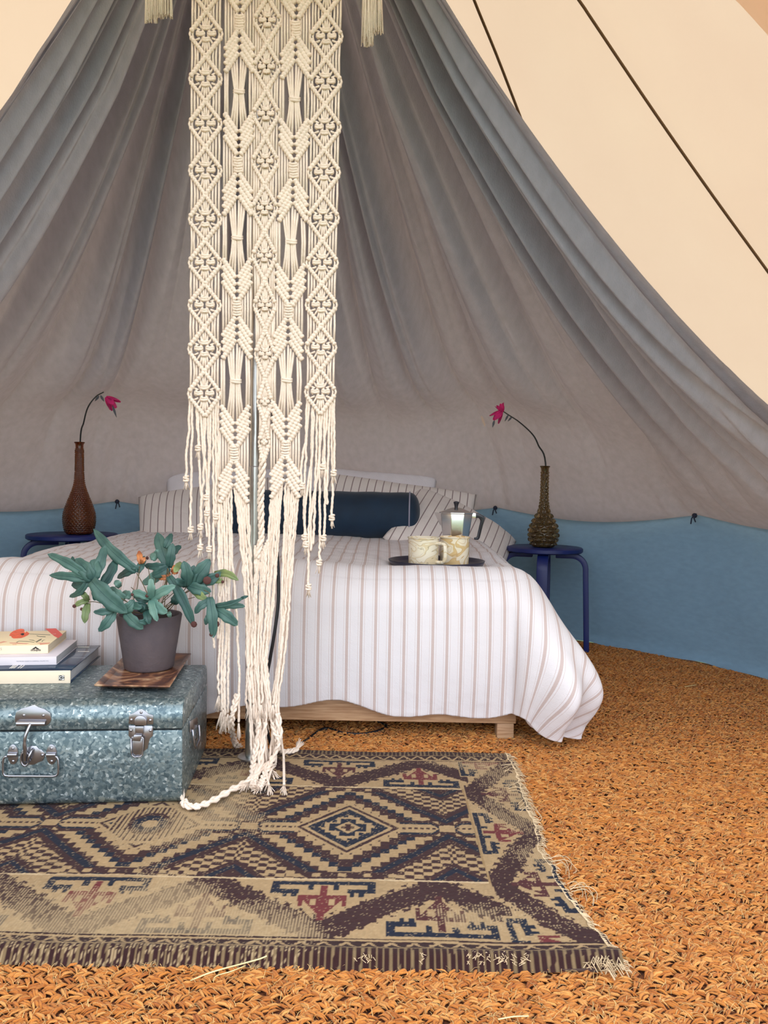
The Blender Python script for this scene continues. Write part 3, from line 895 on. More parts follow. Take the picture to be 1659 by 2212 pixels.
def hobnail(r, z, a, H):
    n = np.round(2 * math.pi * .040 / .0092)
    row = z / .0084; ri = np.floor(row)
    u = (a / (2 * math.pi) * n + .5 * (ri % 2)) % 1 - .5; v = row - ri - .5
    d = np.sqrt((u * 1.0) ** 2 + v ** 2)
    return .0034 * np.sqrt(np.clip(1 - (d / .46) ** 2, 0, 1)) * (z > .008) * (z < H * .93)
def bubble(r, z, a, H):
    out = 0 * r
    row = np.where(z < H * .5, z / .021, (H * .5 / .021) + (z - H * .5) / .013); ri = np.floor(row)
    n = np.where(z < H * .42, 11.0, 9.0)
    u = (a / (2 * math.pi) * n + .5 * (ri % 2)) % 1 - .5; v = row - ri - .5
    d = np.sqrt(u ** 2 + v ** 2)
    return np.where(z < H * .42, .0075, .0030) * np.sqrt(np.clip(1 - (d / .44) ** 2, 0, 1)) * (z > .01) * (z < H * .93)
VB1 = Vector((c1.x + .040, c1.y - .03, c1.z)); VB2 = Vector((c2.x - .012, c2.y - .03, c2.z))
v1, h1 = vase('amber hobnail glass bottle vase with a tall thin neck', VB1, 3.30,
              [(23, 0), (27, 3), (31, 15), (33, 33), (31, 50), (25, 68), (18, 86), (12, 104), (9.2, 124), (8.2, 150), (8.2, 180), (8.4, 192), (10.5, 197)], M_amber, hobnail)
v2, h2 = vase('smoky brown bubble glass bottle vase with a round belly', VB2, 3.29,
              [(20, 0), (24, 3), (29, 14), (31, 27), (29.5, 42), (24, 55), (17, 68), (12, 82), (9, 100), (8, 122), (8, 150), (8.6, 168), (10.5, 174)], M_smoke, bubble)
M_stem = mat('dark_green_stem', lin(38, 44, 46), .6); M_pink = mat('magenta_petal', lin(214, 40, 120), .6, var=.3, vscale=40); M_bud = mat('grey_green_bud', lin(88, 92, 100), .7)
def flower(label, base, H, pts, blooms, buds):
    o = thing('flower_stem', label, 'flower', (base.x, base.y, base.z + .008))
    P = catmull([Vector((base.x, base.y, base.z + .010)), Vector((base.x + .003, base.y, base.z + H))] + pts, 40)
    g = Geo(); g.tube(P, np.linspace(.0038, .0020, 40), 6); build('stem', g, M_stem, o, world=True)
    for (c, d, L, seed) in blooms:
        g = Geo(); d = Vector(d).normalized(); a = d.orthogonal().normalized(); b_ = d.cross(a); rs = random.Random(seed)
        for k in range(6):
            t = k * math.pi / 3 + rs.uniform(-.2, .2); sd = a * math.cos(t) + b_ * math.sin(t); tn = a * -math.sin(t) + b_ * math.cos(t)
            rows_ = []
            for j in range(7):
                u = j / 6; rad_ = L * (.10 + .22 * math.sin(u * 2.4) + .35 * u ** 3); w = L * .24 * math.sin(math.pi * (.12 + .80 * u)) + .001
                p = c + d * L * u + sd * rad_
                rows_.append([p - tn * w, p - sd * L * .03, p + tn * w])
            v = [q for r3 in rows_ for q in r3]
            f = [(j * 3 + i, j * 3 + i + 1, j * 3 + 4 + i, j * 3 + 3 + i) for j in range(6) for i in range(2)]
            g.add(v, f)
        build('bloom', g, M_pink, o, world=True)
    for (c, d, L, m) in buds:
        g = Geo(); d = Vector(d).normalized(); P = [c + d * L * u for u in np.linspace(0, 1, 7)]
        g.tube(P, [.0012, .0034, .0046, .0046, .0036, .0022, .0006], 6); build('bud', g, m, o, world=True)
Yf1 = 3.08
flower('drooping pink flower on a dark stem in the hobnail vase', VB1, h1,
       [at(181, 912, 3.16), at(190, 880, Yf1), at(207, 857, Yf1), at(224, 847, Yf1)],
       [(at(229, 858, Yf1), at(247, 874, Yf1) - at(229, 858, Yf1), .050, 3)],
       [(at(214, 855, Yf1), Vector((-.5, .1, -.6)), .028, M_bud), (at(217, 854, Yf1), Vector((.45, -.1, -.7)), .030, M_bud), (at(243, 876, Yf1), Vector((.35, 0, -1)), .050, M_bud)])
Yf2 = 3.14
flower('pink flower head leaning out of the bubble vase under the cloth', VB2, h2,
       [at(1163, 962, 3.24), at(1150, 938, 3.20), at(1122, 912, Yf2), at(1098, 896, Yf2), at(1080, 884, Yf2)],
       [(at(1084, 888, Yf2), at(1066, 908, Yf2) - at(1084, 888, Yf2), .046, 5), (at(1086, 890, Yf2), at(1078, 872, Yf2) - at(1086, 890, Yf2), .034, 8)],
       [(at(1068, 908, Yf2), Vector((-.25, 0, -1)), .030, M_bud), (at(1098, 896, Yf2), Vector((-.3, 0, -.6)), .030, M_bud), (at(1106, 900, Yf2), Vector((-.6, 0, -.7)), .026, M_bud)])

# ================================================================== COFFEE TRAY ON THE BED
TZ = .444
tc_ = at(943, 1213, 2.42); tc_.z = TZ
M_tray = mat('navy_lacquer', lin(34, 36, 58), .35, var=.2, vscale=18, coat=.3)
tr_o = thing('serving_tray', 'round navy tray on the duvet under the mugs', 'tray', tc_)
g = Geo(); g.lathe([(.0005, 0), (.125, 0), (.142, .006), (.149, .016), (.152, .016), (.146, .002), (.128, -.006), (.0005, -.006)], 64)
g.v = [(x, y, z + .006) for x, y, z in g.v]
build('dish', g, M_tray, tr_o, sharp=0)
def marble(name, sc, seed, base, c2, c3):
    m, nt, p, L = new_mat(name)
    tc = nd(nt, 'ShaderNodeTexCoord'); mp = nd(nt, 'ShaderNodeMapping'); mp.inputs['Location'].default_value = (seed, seed * .7, seed * 1.3); mp.inputs['Scale'].default_value = (1, 1, 1.5)
    L.new(tc.outputs['Object'], mp.inputs[0])
    nz = nd(nt, 'ShaderNodeTexNoise'); nz.inputs['Scale'].default_value = sc; nz.inputs['Detail'].default_value = 1.0; nz.inputs['Distortion'].default_value = 2.0
    L.new(mp.outputs[0], nz.inputs['Vector'])
    rp = ramp(nt, [(0, base), (.42, base), (.445, c3), (.46, c2), (.54, c2), (.555, base), (.62, base), (.632, c3), (.645, base), (1, base)])
    L.new(nz.outputs[0], rp.inputs[0]); L.new(rp.outputs[0], p.inputs['Base Color'])
    p.inputs['Roughness'].default_value = .18; p.inputs['Coat Weight'].default_value = .6
    return m
M_mugA = marble('pale_marbled_enamel', 13, 3, lin(236, 226, 204), lin(226, 208, 172), lin(176, 158, 126))
M_mugB = marble('sandy_marbled_enamel', 11, 9, lin(240, 226, 200), lin(222, 190, 136), lin(206, 168, 112))
def mug(label, c, rad, H, m, rz):
    o = thing('enamel_mug', label, 'mug', c, rz, 'mugs on the tray')
    g = Geo()
    g.lathe([(.0005, 0), (rad * .95, 0), (rad * .98, .003), (rad * 1.0, H * .5), (rad * 1.01, H), (rad * 1.01 - .0016, H), (rad * .985, H * .5), (rad * .96, .004), (.0005, .003)], 48)
    build('cup', g, m, o, sharp=60)
    g = Geo(); g.tube([(rad * 1.03 * math.cos(a), rad * 1.03 * math.sin(a), H) for a in np.linspace(0, 2 * math.pi, 49)], .0022, 6)
    build('rim', g, m, o)
    g = Geo()
    P = catmull([(rad * .97, 0, H * .83), (rad + .020, 0, H * .83), (rad + .029, 0, H * .72), (rad + .029, 0, H * .32), (rad + .020, 0, H * .20), (rad * .97, 0, H * .20)], 26)
    g.tube(P, .0058, 8); build('handle', g, m, o)
tz = TZ + .0065
cA = at(914, 1226, 2.345); cA.z = tz; cB = at(981, 1228, 2.405); cB.z = tz
mug('pale cream marbled enamel mug with a looped handle beside the coffee pot', cA, .0465, .090, M_mugA, R(-34))
mug('sandy swirled enamel mug in front of the coffee pot', cB, .0460, .089, M_mugB, R(120))
# stovetop coffee pot
M_alu = mat('polished_aluminium', (.80, .79, .78), .24, 1.0, bump=.02, bscale=60)
M_black = mat('black_bakelite', (.012, .012, .02), .3)
mc = at(983, 1215, 2.492); mc.z = tz
mk = thing('moka_pot', 'faceted aluminium stovetop coffee pot with black handle and knob', 'coffee pot', mc, R(0))
sc = 2.492 / F_PX
def octa(pf, ph=R(22.5)):
    g = Geo(); n = 8; v = []; f = []
    for (r_, z_) in pf:
        for j in range(n): v.append((r_ * math.cos(j * math.pi / 4 + ph), r_ * math.sin(j * math.pi / 4 + ph), z_))
    for i in range(len(pf) - 1):
        for j in range(n): f.append((i * n + j, i * n + (j + 1) % n, (i + 1) * n + (j + 1) % n, (i + 1) * n + j))
    f.append(tuple(range(n - 1, -1, -1))); f.append(tuple((len(pf) - 1) * n + j for j in range(n)))
    g.add(v, f); return g
H0 = 130 * sc
build('boiler', octa([(.046, 0), (.049, .004), (.041, .052), (.038, .060)]), M_alu, mk, bevel=.002)
g = Geo(); g.lathe([(.0005, .058), (.038, .058), (.038, .076), (.0005, .076)], 40); build('collar', g, M_alu, mk)
build('pitcher', octa([(.034, .074), (.044, .080), (.047, .100), (.0555, .160)]), M_alu, mk, bevel=.003)
build('lid', octa([(.0570, .160), (.0570, .164), (.020, .177), (.012, .179)]), M_alu, mk, bevel=.001)
g = Geo(); zs = .160
g.add([(-.047, -.016, zs), (-.047, .016, zs), (-.072, 0, zs + .003), (-.046, -.010, zs - .034), (-.046, .010, zs - .034), (-.050, 0, zs - .040)],
      [(0, 2, 1), (0, 3, 5, 2), (1, 2, 5, 4), (0, 1, 4, 3), (3, 4, 5)])
build('spout', g, M_alu, mk, smooth=False)
build('knob', octa([(.0055, .178), (.0065, .186), (.0100, .196), (.0090, .198), (.002, .200)]), M_black, mk, bevel=.001)
g = Geo(); g.box((.050, -.008, .144), (.064, .008, .163)); build('handle_bracket', g, M_alu, mk, bevel=.002)
g = Geo()
out = [(.060, .162), (.070, .163), (.092, .152), (.093, .147), (.078, .082), (.074, .076), (.060, .076), (.060, .083), (.069, .084), (.080, .138), (.074, .147), (.060, .147)]
g.prism([(x, -.007, z) for x, z in out], (0, .014, 0)); build('handle', g, M_black, mk, bevel=.002)
# ================================================================== POLE
M_steel = mat('galvanised_pole', (.62, .62, .60), .32, 1.0, var=.1, vscale=30)
pole = thing('tent_pole', 'steel centre pole of the tent behind the knotted hanging', 'pole', (CX, CY, .0125))
zj = at(550, 1008, CY).z - .0125
g = Geo(); g.lathe([(.0005, .006), (.017, .006), (.017, zj - .001), (.0005, zj - .001)], 28); build('lower_section', g, M_steel, pole, sharp=50)
g = Geo(); g.lathe([(.0005, zj + .001), (.0155, zj + .001), (.0155, AZ - .06), (.0005, AZ - .06)], 28); build('upper_section', g, M_steel, pole, sharp=50)
g = Geo(); g.lathe([(.0005, 0), (.035, 0), (.035, .004), (.022, .006), (.0005, .006)], 28); build('foot_plate', g, M_steel, pole, sharp=50)

# ================================================================== MACRAME
MY = 1.845                              # plane of the hanging
K = MY / F_PX                           # metres for one pixel there
M_cord = mat('natural_cotton_cord', lin(247, 228, 210), .9, var=.05, vscale=60, bump=.5, bscale=520, sheen=.2)
MO = thing('macrame_hanging', 'long cream cotton macrame hanging with knotted diamonds and leaves', 'wall hanging', (CX - .02, MY, 0))
def mp_(x, y, d=0): return at(x, y, MY - d * K)
def cord(g, pts, r=2.6, n=5, step=None, wob=0, taper=False):
    P = [mp_(*p) for p in pts]
    if step: P = lerp_path(P, step)
    if wob: P = [p + Vector((rng.normal(0, wob), rng.normal(0, wob), 0)) * K for p in P]
    g.tube(P, r * K, n)
def beaded(g, p0, p1, r=4.2, pitch=7.0, amp=.26, d=4.5):
    L = math.hypot(p1[0] - p0[0], p1[1] - p0[1]); nb = max(2, round(L / pitch)); m = nb * 4 + 1
    P = []; rr = []
    for i in range(m):
        t = i / (m - 1)
        P.append(mp_(p0[0] + (p1[0] - p0[0]) * t, p0[1] + (p1[1] - p0[1]) * t, d))
        rr.append(r * K * (1 - amp + amp * 1.25 * abs(math.sin(math.pi * t * nb)) ** .7))
    g.tube(P, rr, 7)
def sqknot(g, x, y, w=9, h=9, d=5):
    """flat square knot: two wraps over upright cords"""
    for k, yy in enumerate((y - h * .25, y + h * .25)):
        s = 1 if k else -1
        cord(g, [(x - w, yy + s * .6, d - 3), (x - w * .7, yy - s * .2, d + 1), (x - w * .1, yy + .9, d + 2.6), (x + w * .7, yy - s * .2, d + 1), (x + w, yy + s * .6, d - 3)], 2.7, 6)
    for xx in (x - w, x + w):
        cord(g, [(xx * .5 + x * .5, y - h * .75, d - 2), (xx, y, d - 1), (xx * .5 + x * .5, y + h * .75, d - 2)], 2.6, 6)
Y_LAST = {}
def diamond_band(cx, hw, ycs, last_open=True, dz=0):
    part = Geo()
    P0 = [(a + b) / 2 for a, b in zip(ycs, ycs[1:])]
    top0 = ycs[0] - (P0[0] - ycs[0]); bot0 = ycs[-1] + (ycs[-1] - P0[-1])
    cross = [top0] + P0 + [bot0]
    knots = []
    for k, yc in enumerate(ycs):
        yt, yb = cross[k], cross[k + 1]; h = hw(yc); c = cx(yc)
        v0, v1 = yc - 6, yc + 6
        lo, ro = c - h, c + h
        beaded(part, (cx(yt), yt), (lo, v0), 5.3, 7.5); beaded(part, (cx(yt), yt), (ro, v0), 4.8, 6.5, .32)
        beaded(part, (lo, v1), (cx(yb), yb), 4.8, 6.5, .32); beaded(part, (ro, v1), (cx(yb), yb), 5.3, 7.5)
        for xx, sg in ((lo, -1), (ro, 1)):
            cord(part, [(xx - sg * 1, v0 - 4, 3), (xx + sg * 2.4, yc, 3), (xx - sg * 1, v1 + 4, 3)], 2.6)
            cord(part, [(xx - sg * 6, v0 - 6, 2), (xx - sg * 4, yc, 1), (xx - sg * 6, v1 + 6, 2)], 2.5)
        kg = Geo(); s = h / 34
        for f_ in (-.62, -.42, -.23, -.08, .08, .23, .42, .62):      # spokes
            ex = c + f_ * h * 1.18
            yu = yt + (v0 - yt) * min(1, abs(ex - c) / h) + 4; yd = yb - (yb - v1) * min(1, abs(ex - c) / h) - 4
            ix = c + f_ * h * .62
            iy = 15 * s * (1 - abs(f_)) + 3
            cord(part, [(ex, yu, 1), (ex * .45 + ix * .55, (yu + yc - iy) / 2, 2.5), (ix, yc - iy, 3)], 2.5)
            cord(part, [(ix, yc + iy, 3), (ex * .45 + ix * .55, (yd + yc + iy) / 2, 2.5), (ex, yd, 1)], 2.5)
        for (dx, dy_) in ((0, -15), (-12.5, -2), (12.5, -2), (0, 11)): sqknot(kg, c + dx * s, yc + dy_ * s, 8.5 * s, 10 * s, 5 + dz)
        knots.append(kg)
    # upright cords in the side triangles
    for k in range(len(ycs) - 1):
        ya, yb = ycs[k] + 6, ycs[k + 1] - 6; ym = cross[k + 1]
        for f_ in (.30, .50, .70, .90):
            for sg in (-1, 1):
                h = hw(ym)
                y0 = ya + (ym - ya) * (1 - f_) + 2; y1 = yb - (yb - ym) * (1 - f_) - 2
                jj = rng.normal(0, .7)
                cord(part, [(cx(y0) + sg * f_ * h, y0, 1), (cx(ym) + sg * (f_ * h) + jj, ym, 1), (cx(y1) + sg * f_ * h, y1, 1)], 2.5)
    o = build('diamond_band', part, M_cord, MO, sharp=0, world=True)
    for kg in knots: build('woven_knot', kg, M_cord, o, sharp=0, world=True)
    return bot0
def leaf_band(cx, hw, seq, ytop, yend):
    """seq: (kind, y) in order from the top: V, sennit, A (inverted V), gather"""
    part = Geo(); subs = []
    RS, DR = 16, 42
    xs_ = (-.95, -.78, -.52, -.34, -.15, .15, .34, .52, .78, .95)
    prevA = None; gy_ = None; prevV = None
    def vlow(y0, f): return y0 + DR * (1 - abs(f)) + RS * 3 + 3        # lower edge of a V at offset f
    def vup(y0, f): return y0 + DR * (1 - abs(f)) - 3
    def aup(y0, f): return y0 + DR * abs(f) - 3
    def alow(y0, f): return y0 + DR * abs(f) + RS * 3 + 3
    for kind, y in seq:
        c = cx(y)
        if kind == 'V':
            for sg in (-1, 1):
                lg = Geo()
                for j in range(4): beaded(lg, (c + sg * hw, y + j * RS), (c + sg * 3, y + DR + j * RS), 5.9, 7.4, .26, 4)
                subs.append(('knotted_leaf', lg))
            if prevA is not None:
                for f in xs_:
                    y0 = alow(prevA, f); y1 = vup(y, f)
                    if abs(f) < .55 and gy_ is not None:
                        gx_ = c + f * 17
                        cord(part, [(c + f * hw, y0, 1), (c + f * hw * .75, (y0 + gy_) / 2, 1), (gx_, gy_ - 5, 2), (gx_, gy_ + 5, 2), (c + f * hw * .7, (y1 + gy_) / 2, 1), (c + f * hw, y1, 1)], 2.7)
                    else: cord(part, [(c + f * hw, y0, 1), (c + f * hw + rng.normal(0, 1), (y0 + y1) / 2, .5), (c + f * hw, y1, 1)], 2.7)
            elif gy_ is None:
                for f in xs_: cord(part, [(c + f * hw, ytop, 1), (c + f * hw, vup(y, f), 1)], 2.7)
            prevV = y; gy_ = None
        elif kind == 'S':
            sg_ = Geo()
            for j in range(3): sqknot(sg_, c + rng.normal(0, .6), y + 6 + j * 11.5, 9, 11.5, 5)
            subs.append(('square_knot_sennit', sg_))
        elif kind == 'A':
            for sg in (-1, 1):
                lg = Geo()
                for j in range(4): beaded(lg, (c + sg * 3, y + j * RS), (c + sg * hw, y + DR + j * RS), 5.9, 7.4, .26, 4)
                subs.append(('knotted_leaf', lg))
            if prevV is not None:
                for f in (-.95, -.75, -.55, -.36, .36, .55, .75, .95):
                    y0, y1 = vlow(prevV, f), aup(y, f)
                    cord(part, [(c + f * hw, y0, 0), (c + f * hw * 1.02, (y0 + y1) / 2, 0), (c + f * hw, y1, 0)], 2.6)
            prevA = y
        elif kind == 'G':
            gg = Geo(); gy_ = y
            for d_ in (-2.2, 2.4): cord(gg, [(c - 11, y + d_ + 1, -1), (c - 8, y + d_ - .8, 4), (c, y + d_ + .6, 6.5), (c + 8, y + d_ + 1.6, 4), (c + 11, y + d_, -1)], 2.8, 6)
            subs.append(('gathering_knot', gg))
    o = build('leaf_band', part, M_cord, MO, sharp=0, world=True)
    for nme, lg in subs: build(nme, lg, M_cord, o, sharp=0, world=True)
    return prevA
TOPY = -150
lin_i = lambda ys, vs: (lambda y: float(np.interp(y, ys, vs)))
yL = [-122, -24, 74, 171, 268, 369, 474, 568, 660, 754, 851]
cxL = lin_i([-150, 0, 170, 370, 560, 660, 850, 900], [447, 446, 444, 443.5, 443, 442, 441, 443]); hwL = lin_i([0, 850], [33, 32.5])
diamond_band(cxL, hwL, yL)
yRr = [-116, -19, 79, 177, 275, 373, 471, 568, 659, 751, 847]
cxR = lin_i([-150, 0, 170, 370, 560, 660, 850, 900], [708, 706, 703, 700, 696, 694, 692, 692]); hwR = lin_i([0, 850], [33, 31])
diamond_band(cxR, hwR, yRr)
yC = [-160, -58, 44, 145, 246, 349, 450, 553, 660, 765, 868, 955]
cxC = lin_i([-150, 0, 200, 400, 560, 700, 880, 950, 1010], [579, 578, 575, 572, 571, 573, 572, 571, 568]); hwC = lin_i([0, 420, 600, 760, 880, 960], [27, 26, 23, 20, 13, 9])
diamond_band(cxC, hwC, yC, dz=3)
cA_ = lin_i([-150, 0, 240, 420, 560, 700, 880, 1080], [519, 518, 516, 513, 512, 512, 508, 503]); 
cB_ = lin_i([-150, 0, 240, 420, 560, 700, 880, 1080], [641, 640, 636, 632, 628, 622, 618, 614])
aL = leaf_band(cA_, 31, [('G', -118), ('V', -64), ('S', 30), ('A', 66), ('G', 197), ('V', 245), ('S', 338), ('A', 375), ('G', 513), ('V', 559), ('S', 648), ('A', 685), ('G', 823), ('V', 876), ('S', 962), ('A', 996)], TOPY, 1090)
aR = leaf_band(cB_, 31, [('G', -104), ('V', -50), ('S', 44), ('A', 80), ('G', 214), ('V', 258), ('S', 350), ('A', 388), ('G', 522), ('V', 571), ('S', 652), ('A', 688), ('G', 821), ('V', 868), ('S', 952), ('A', 986)], TOPY, 1085)
# twisted end of the middle band
g = Geo()
for ph0 in (0, 2.1, 4.2):
    P = []; rr = []
    for i in range(90):
        t = i / 89; y = 985 + 222 * t
        x = np.interp(y, [985, 1080, 1160, 1207], [568, 563, 565, 555])
        w = 5.5 * (1 - .35 * t)
        P.append(mp_(x + w * math.cos(t * 26 + ph0), y, 3 + w * math.sin(t * 26 + ph0))); rr.append(K * 3.6 * (1 + .18 * math.sin(i * 1.9)))
    g.tube(P, rr, 6)
build('twisted_sennit', g, M_cord, MO, sharp=0, world=True)

# ---------------------------------------------------------------- fringe cords
def frayed(g, p, d, L, n=16, spread=.45, r=.0009):
    d = Vector(d).normalized(); a = d.orthogonal().normalized(); b_ = d.cross(a)
    for k in range(n):
        t = rng.uniform(0, 2 * math.pi); q = rng.uniform(0, spread) ; l = L * rng.uniform(.75, 1.1)
        e = (a * math.cos(t) + b_ * math.sin(t))
        g.tube([p + e * .0015, p + d * l * .5 + e * l * q * .55, p + d * l + e * l * q], [r, r, r * .7], 4)
def twist(g, P, r=.0030, turns=60):
    """two-ply cord"""
    n = max(14, int(len(P)))
    P = lerp_path(P, n)
    for ph0 in (0, math.pi):
        Q = []
        for i, p in enumerate(P):
            t = (P[min(i + 1, n - 1)] - P[max(i - 1, 0)]).normalized(); a = t.orthogonal(); 
            a = Vector((1, 0, 0)); a = (a - t * a.dot(t)); a = a.normalized() if a.length > .05 else Vector((0, 1, 0)); b_ = t.cross(a)
            an_ = ph0 + i / n * turns
            Q.append(p + (a * math.cos(an_) + b_ * math.sin(an_)) * r * .62)
        g.tube(Q, r * .78, 5)
def fringe(pts, knot=True, tas=True, L=.022, seed=0, fl_end=None, wob=1.0, thick=1.0):
    """pts: pixel points on the hanging plane (x, y, depth px)"""
    P = catmull([mp_(*p) for p in pts], max(10, int(abs(pts[-1][1] - pts[0][1]) / 9)))
    P = [p + Vector((rng.normal(0, wob), rng.normal(0, wob * .6), 0)) * K * .7 for p in P]
    if fl_end: P = P + fl_end
    g = Geo(); n = len(P) * 3; P2 = lerp_path(P, n)
    g.tube(P2, [.0031 * thick * (1 + .10 * math.sin(i * 2.1)) for i in range(n)], 6)
    o = build('fringe_cord', g, M_cord, MO, sharp=0, world=True)
    end = P2[-1]; d = (P2[-1] - P2[-3])
    if knot:
        kg = Geo(); c = end
        for i in range(3):
            t0 = i * 2.1
            kg.tube([c + Vector((math.cos(t0 + u) * .0052, math.sin(t0 + u) * .0052, -.004 + .0042 * i + .0016 * math.sin(u))) for u in np.linspace(0, 6.0, 10)], .0030, 5)
        build('end_knot', kg, M_cord, o, sharp=0, world=True)
    if tas:
        tg = Geo(); frayed(tg, end - (Vector((0, 0, .003)) if not fl_end else Vector((0, 0, 0))), d if fl_end else Vector((d.x * .3, 0, -1)), L, 18, .38)
        build('frayed_tip', tg, M_cord, o, sharp=0, world=True)
    return o
def lowL(f, y=851, c=441, h=32.5, yb=900): return yb - (yb - y - 6) * abs(f)
# left diamond band: short knotted ends
for f, x1, y1, k in ((-.97, 402, 1034, 1), (-.80, 411, 1144, 1), (-.52, 429, 968, 1), (-.40, 434, 1138, 1), (-.22, 446, 1074, 1), (-.05, 447, 1108, 1), (.10, 433, 1182, 1), (.28, 452, 1186, 1), (.46, 447, 1160, 0), (.62, 462, 1400, 0), (.80, 467, 1116, 1), (.95, 471, 1380, 0)):
    x0 = 441 + f * 32; y0 = lowL(f)
    fringe([(x0, y0, 1), (x0 + (x1 - x0) * .35, y0 + (y1 - y0) * .4, rng.uniform(0, 4)), (x1 + rng.normal(0, 1.5), y0 + (y1 - y0) * .75, rng.uniform(0, 5)), (x1, y1, 2)], bool(k), bool(k))
# right diamond band
for f, x1, y1, k in ((-.95, 658, 1160, 1), (-.78, 652, 1050, 1), (-.55, 666, 1268, 1), (-.40, 660, 1176, 1), (-.20, 676, 1176, 0), (-.05, 690, 1215, 1), (.12, 672, 1190, 0), (.30, 700, 1162, 1), (.50, 698, 1008, 1), (.66, 706, 1090, 0), (.82, 716, 1118, 1), (.97, 721, 1022, 1)):
    x0 = 692 + f * 31; y0 = lowL(f, 847, 692, 31, 897)
    fringe([(x0, y0, 1), (x0 + (x1 - x0) * .35, y0 + (y1 - y0) * .4, rng.uniform(0, 4)), (x1 + rng.normal(0, 1.5), y0 + (y1 - y0) * .75, rng.uniform(0, 5)), (x1, y1, 2)], bool(k), bool(k))
# left leaf band, left half: down beside the trunk
for i, (f, x1, y1) in enumerate(((-.95, 473, 1500), (-.80, 479, 1535), (-.62, 486, 1545), (-.45, 492, 1540), (-.28, 484, 1530), (-.12, 515, 1560))):
    x0 = 503 + f * 31; y0 = 996 + 42 * abs(f) + 52
    fringe([(x0, y0, 1), (x0 + 2, 1200, 1), ((x0 + x1) / 2 + 4, 1330, 0), (x1 + rng.normal(0, 2), 1450, 0), (x1, y1, 1)], False, True, .040)
# right half of the left leaf band, middle band and right leaf band: gathered and falling to the floor
src = [(503 + f * 34, 996 + 42 * abs(f) + 52) for f in (.12, .25, .38, .52, .66, .80, .95)] + [(552 + k * 3.2, 1196 - abs(k - 3) * 6) for k in range(9)] + [(614 + f * 31, 986 + 42 * abs(f) + 52) for f in (-.95, -.82, -.68, -.55, -.42, -.28, -.15, .12, .25, .38, .52, .66, .80, .95)]
NSRC = len(src)
for i, (x0, y0) in enumerate(src):
    t = i / (NSRC - 1)
    if i >= NSRC - 7:                   # right-hand group, with a gap where the cable shows
        k_ = i - NSRC + 7
        xa = 609 + 2.6 * k_ + rng.normal(0, 1); xb = 600 + 2.4 * k_ + rng.normal(0, 1.5); xc = 589 + 2 * k_ + rng.normal(0, 3)
    else:
        t = i / (NSRC - 8)
        xa = 528 + 62 * t + rng.normal(0, 2); xb = 534 + 44 * t + rng.normal(0, 2); xc = 538 + 46 * t + rng.normal(0, 4)
    xd = 553 + 44 * i / (NSRC - 1) + rng.normal(0, 7)
    yend = rng.choice([1500, 1545, 1580, 1640, 1650, 1655], p=[.12, .13, .15, .2, .2, .2])
    if i in (3, 10, 11): yend = 1655
    pts = [(x0, y0, 1), (x0 * .5 + xa * .5, (y0 + 1290) / 2, 1 + 4 * math.sin(i)), (xa, 1300, 3 * math.sin(i * 2)), (xb, 1420, 5 * math.sin(i * 1.3)), (xc, 1520, 6 * math.sin(i * 2.7))]
    if yend > 1520: pts.append((xd, yend, 8 * math.sin(i * 1.9)))
    fe = None
    if yend >= 1640:
        b_ = mp_(xd, yend, 8 * math.sin(i * 1.9)); tx = 560 + rng.normal(0, 22); ty = 1672 + rng.uniform(-14, 34)
        e = fl(tx, ty, .024); m_ = (b_ + e) / 2; m_.z = .026 + rng.uniform(0, .008)
        fe = catmull([b_, m_, e], 8)[1:]
    fringe(pts, False, True, .034, fl_end=fe, wob=1.3)
# long plaited ends lying on the rug
def plait(path, L, seed):
    g = Geo(); P = catmull(path, 46)
    for ph0 in (0, 2.09, 4.19):
        Q = []
        for i, p in enumerate(P):
            t = (P[min(i + 1, 45)] - P[max(i - 1, 0)]).normalized(); sd = t.cross(Vector((0, 0, 1))); sd = sd.normalized() if sd.length > .1 else Vector((1, 0, 0)); up = sd.cross(t)
            a_ = ph0 + i * .62
            Q.append(p + sd * .0055 * math.cos(a_) + up * .0030 * math.sin(2 * a_))
        g.tube(Q, .0036, 6)
    o = build('plaited_cord', g, M_cord, MO, sharp=0, world=True)
    tg = Geo(); frayed(tg, P[-1], (P[-1] - P[-3]) + Vector((0, 0, .002)), L, 34, .42, .0010)
    build('frayed_tip', tg, M_cord, o, sharp=0, world=True)
F_ = lambda x, y, z=.024: fl(x, y, z)
plait([mp_(574, 1560, 6), mp_(566, 1620, 10), F_(556, 1668, .030), F_(530, 1690), F_(498, 1707), F_(462, 1728), F_(430, 1741), F_(405, 1741, .022), F_(396, 1730, .024)], .030, 1)
plait([mp_(600, 1540, 8), mp_(604, 1600, 14), F_(588, 1640, .034), F_(574, 1668, .028), F_(566, 1690, .024), F_(560, 1702, .023)], .040, 2)
plait([mp_(560, 1560, 8), mp_(552, 1625, 12), F_(546, 1662, .030), F_(548, 1690), F_(546, 1700, .024)], .020, 3)
plait([mp_(590, 1560, 5), mp_(600, 1600, 8), F_(606, 1622, .026), F_(632, 1622, .016), F_(640, 1619, .013)], .030, 4)
plait([mp_(512, 1500, 0), mp_(500, 1560, 2), F_(506, 1600, .020), F_(512, 1612, .016)], .028, 5)
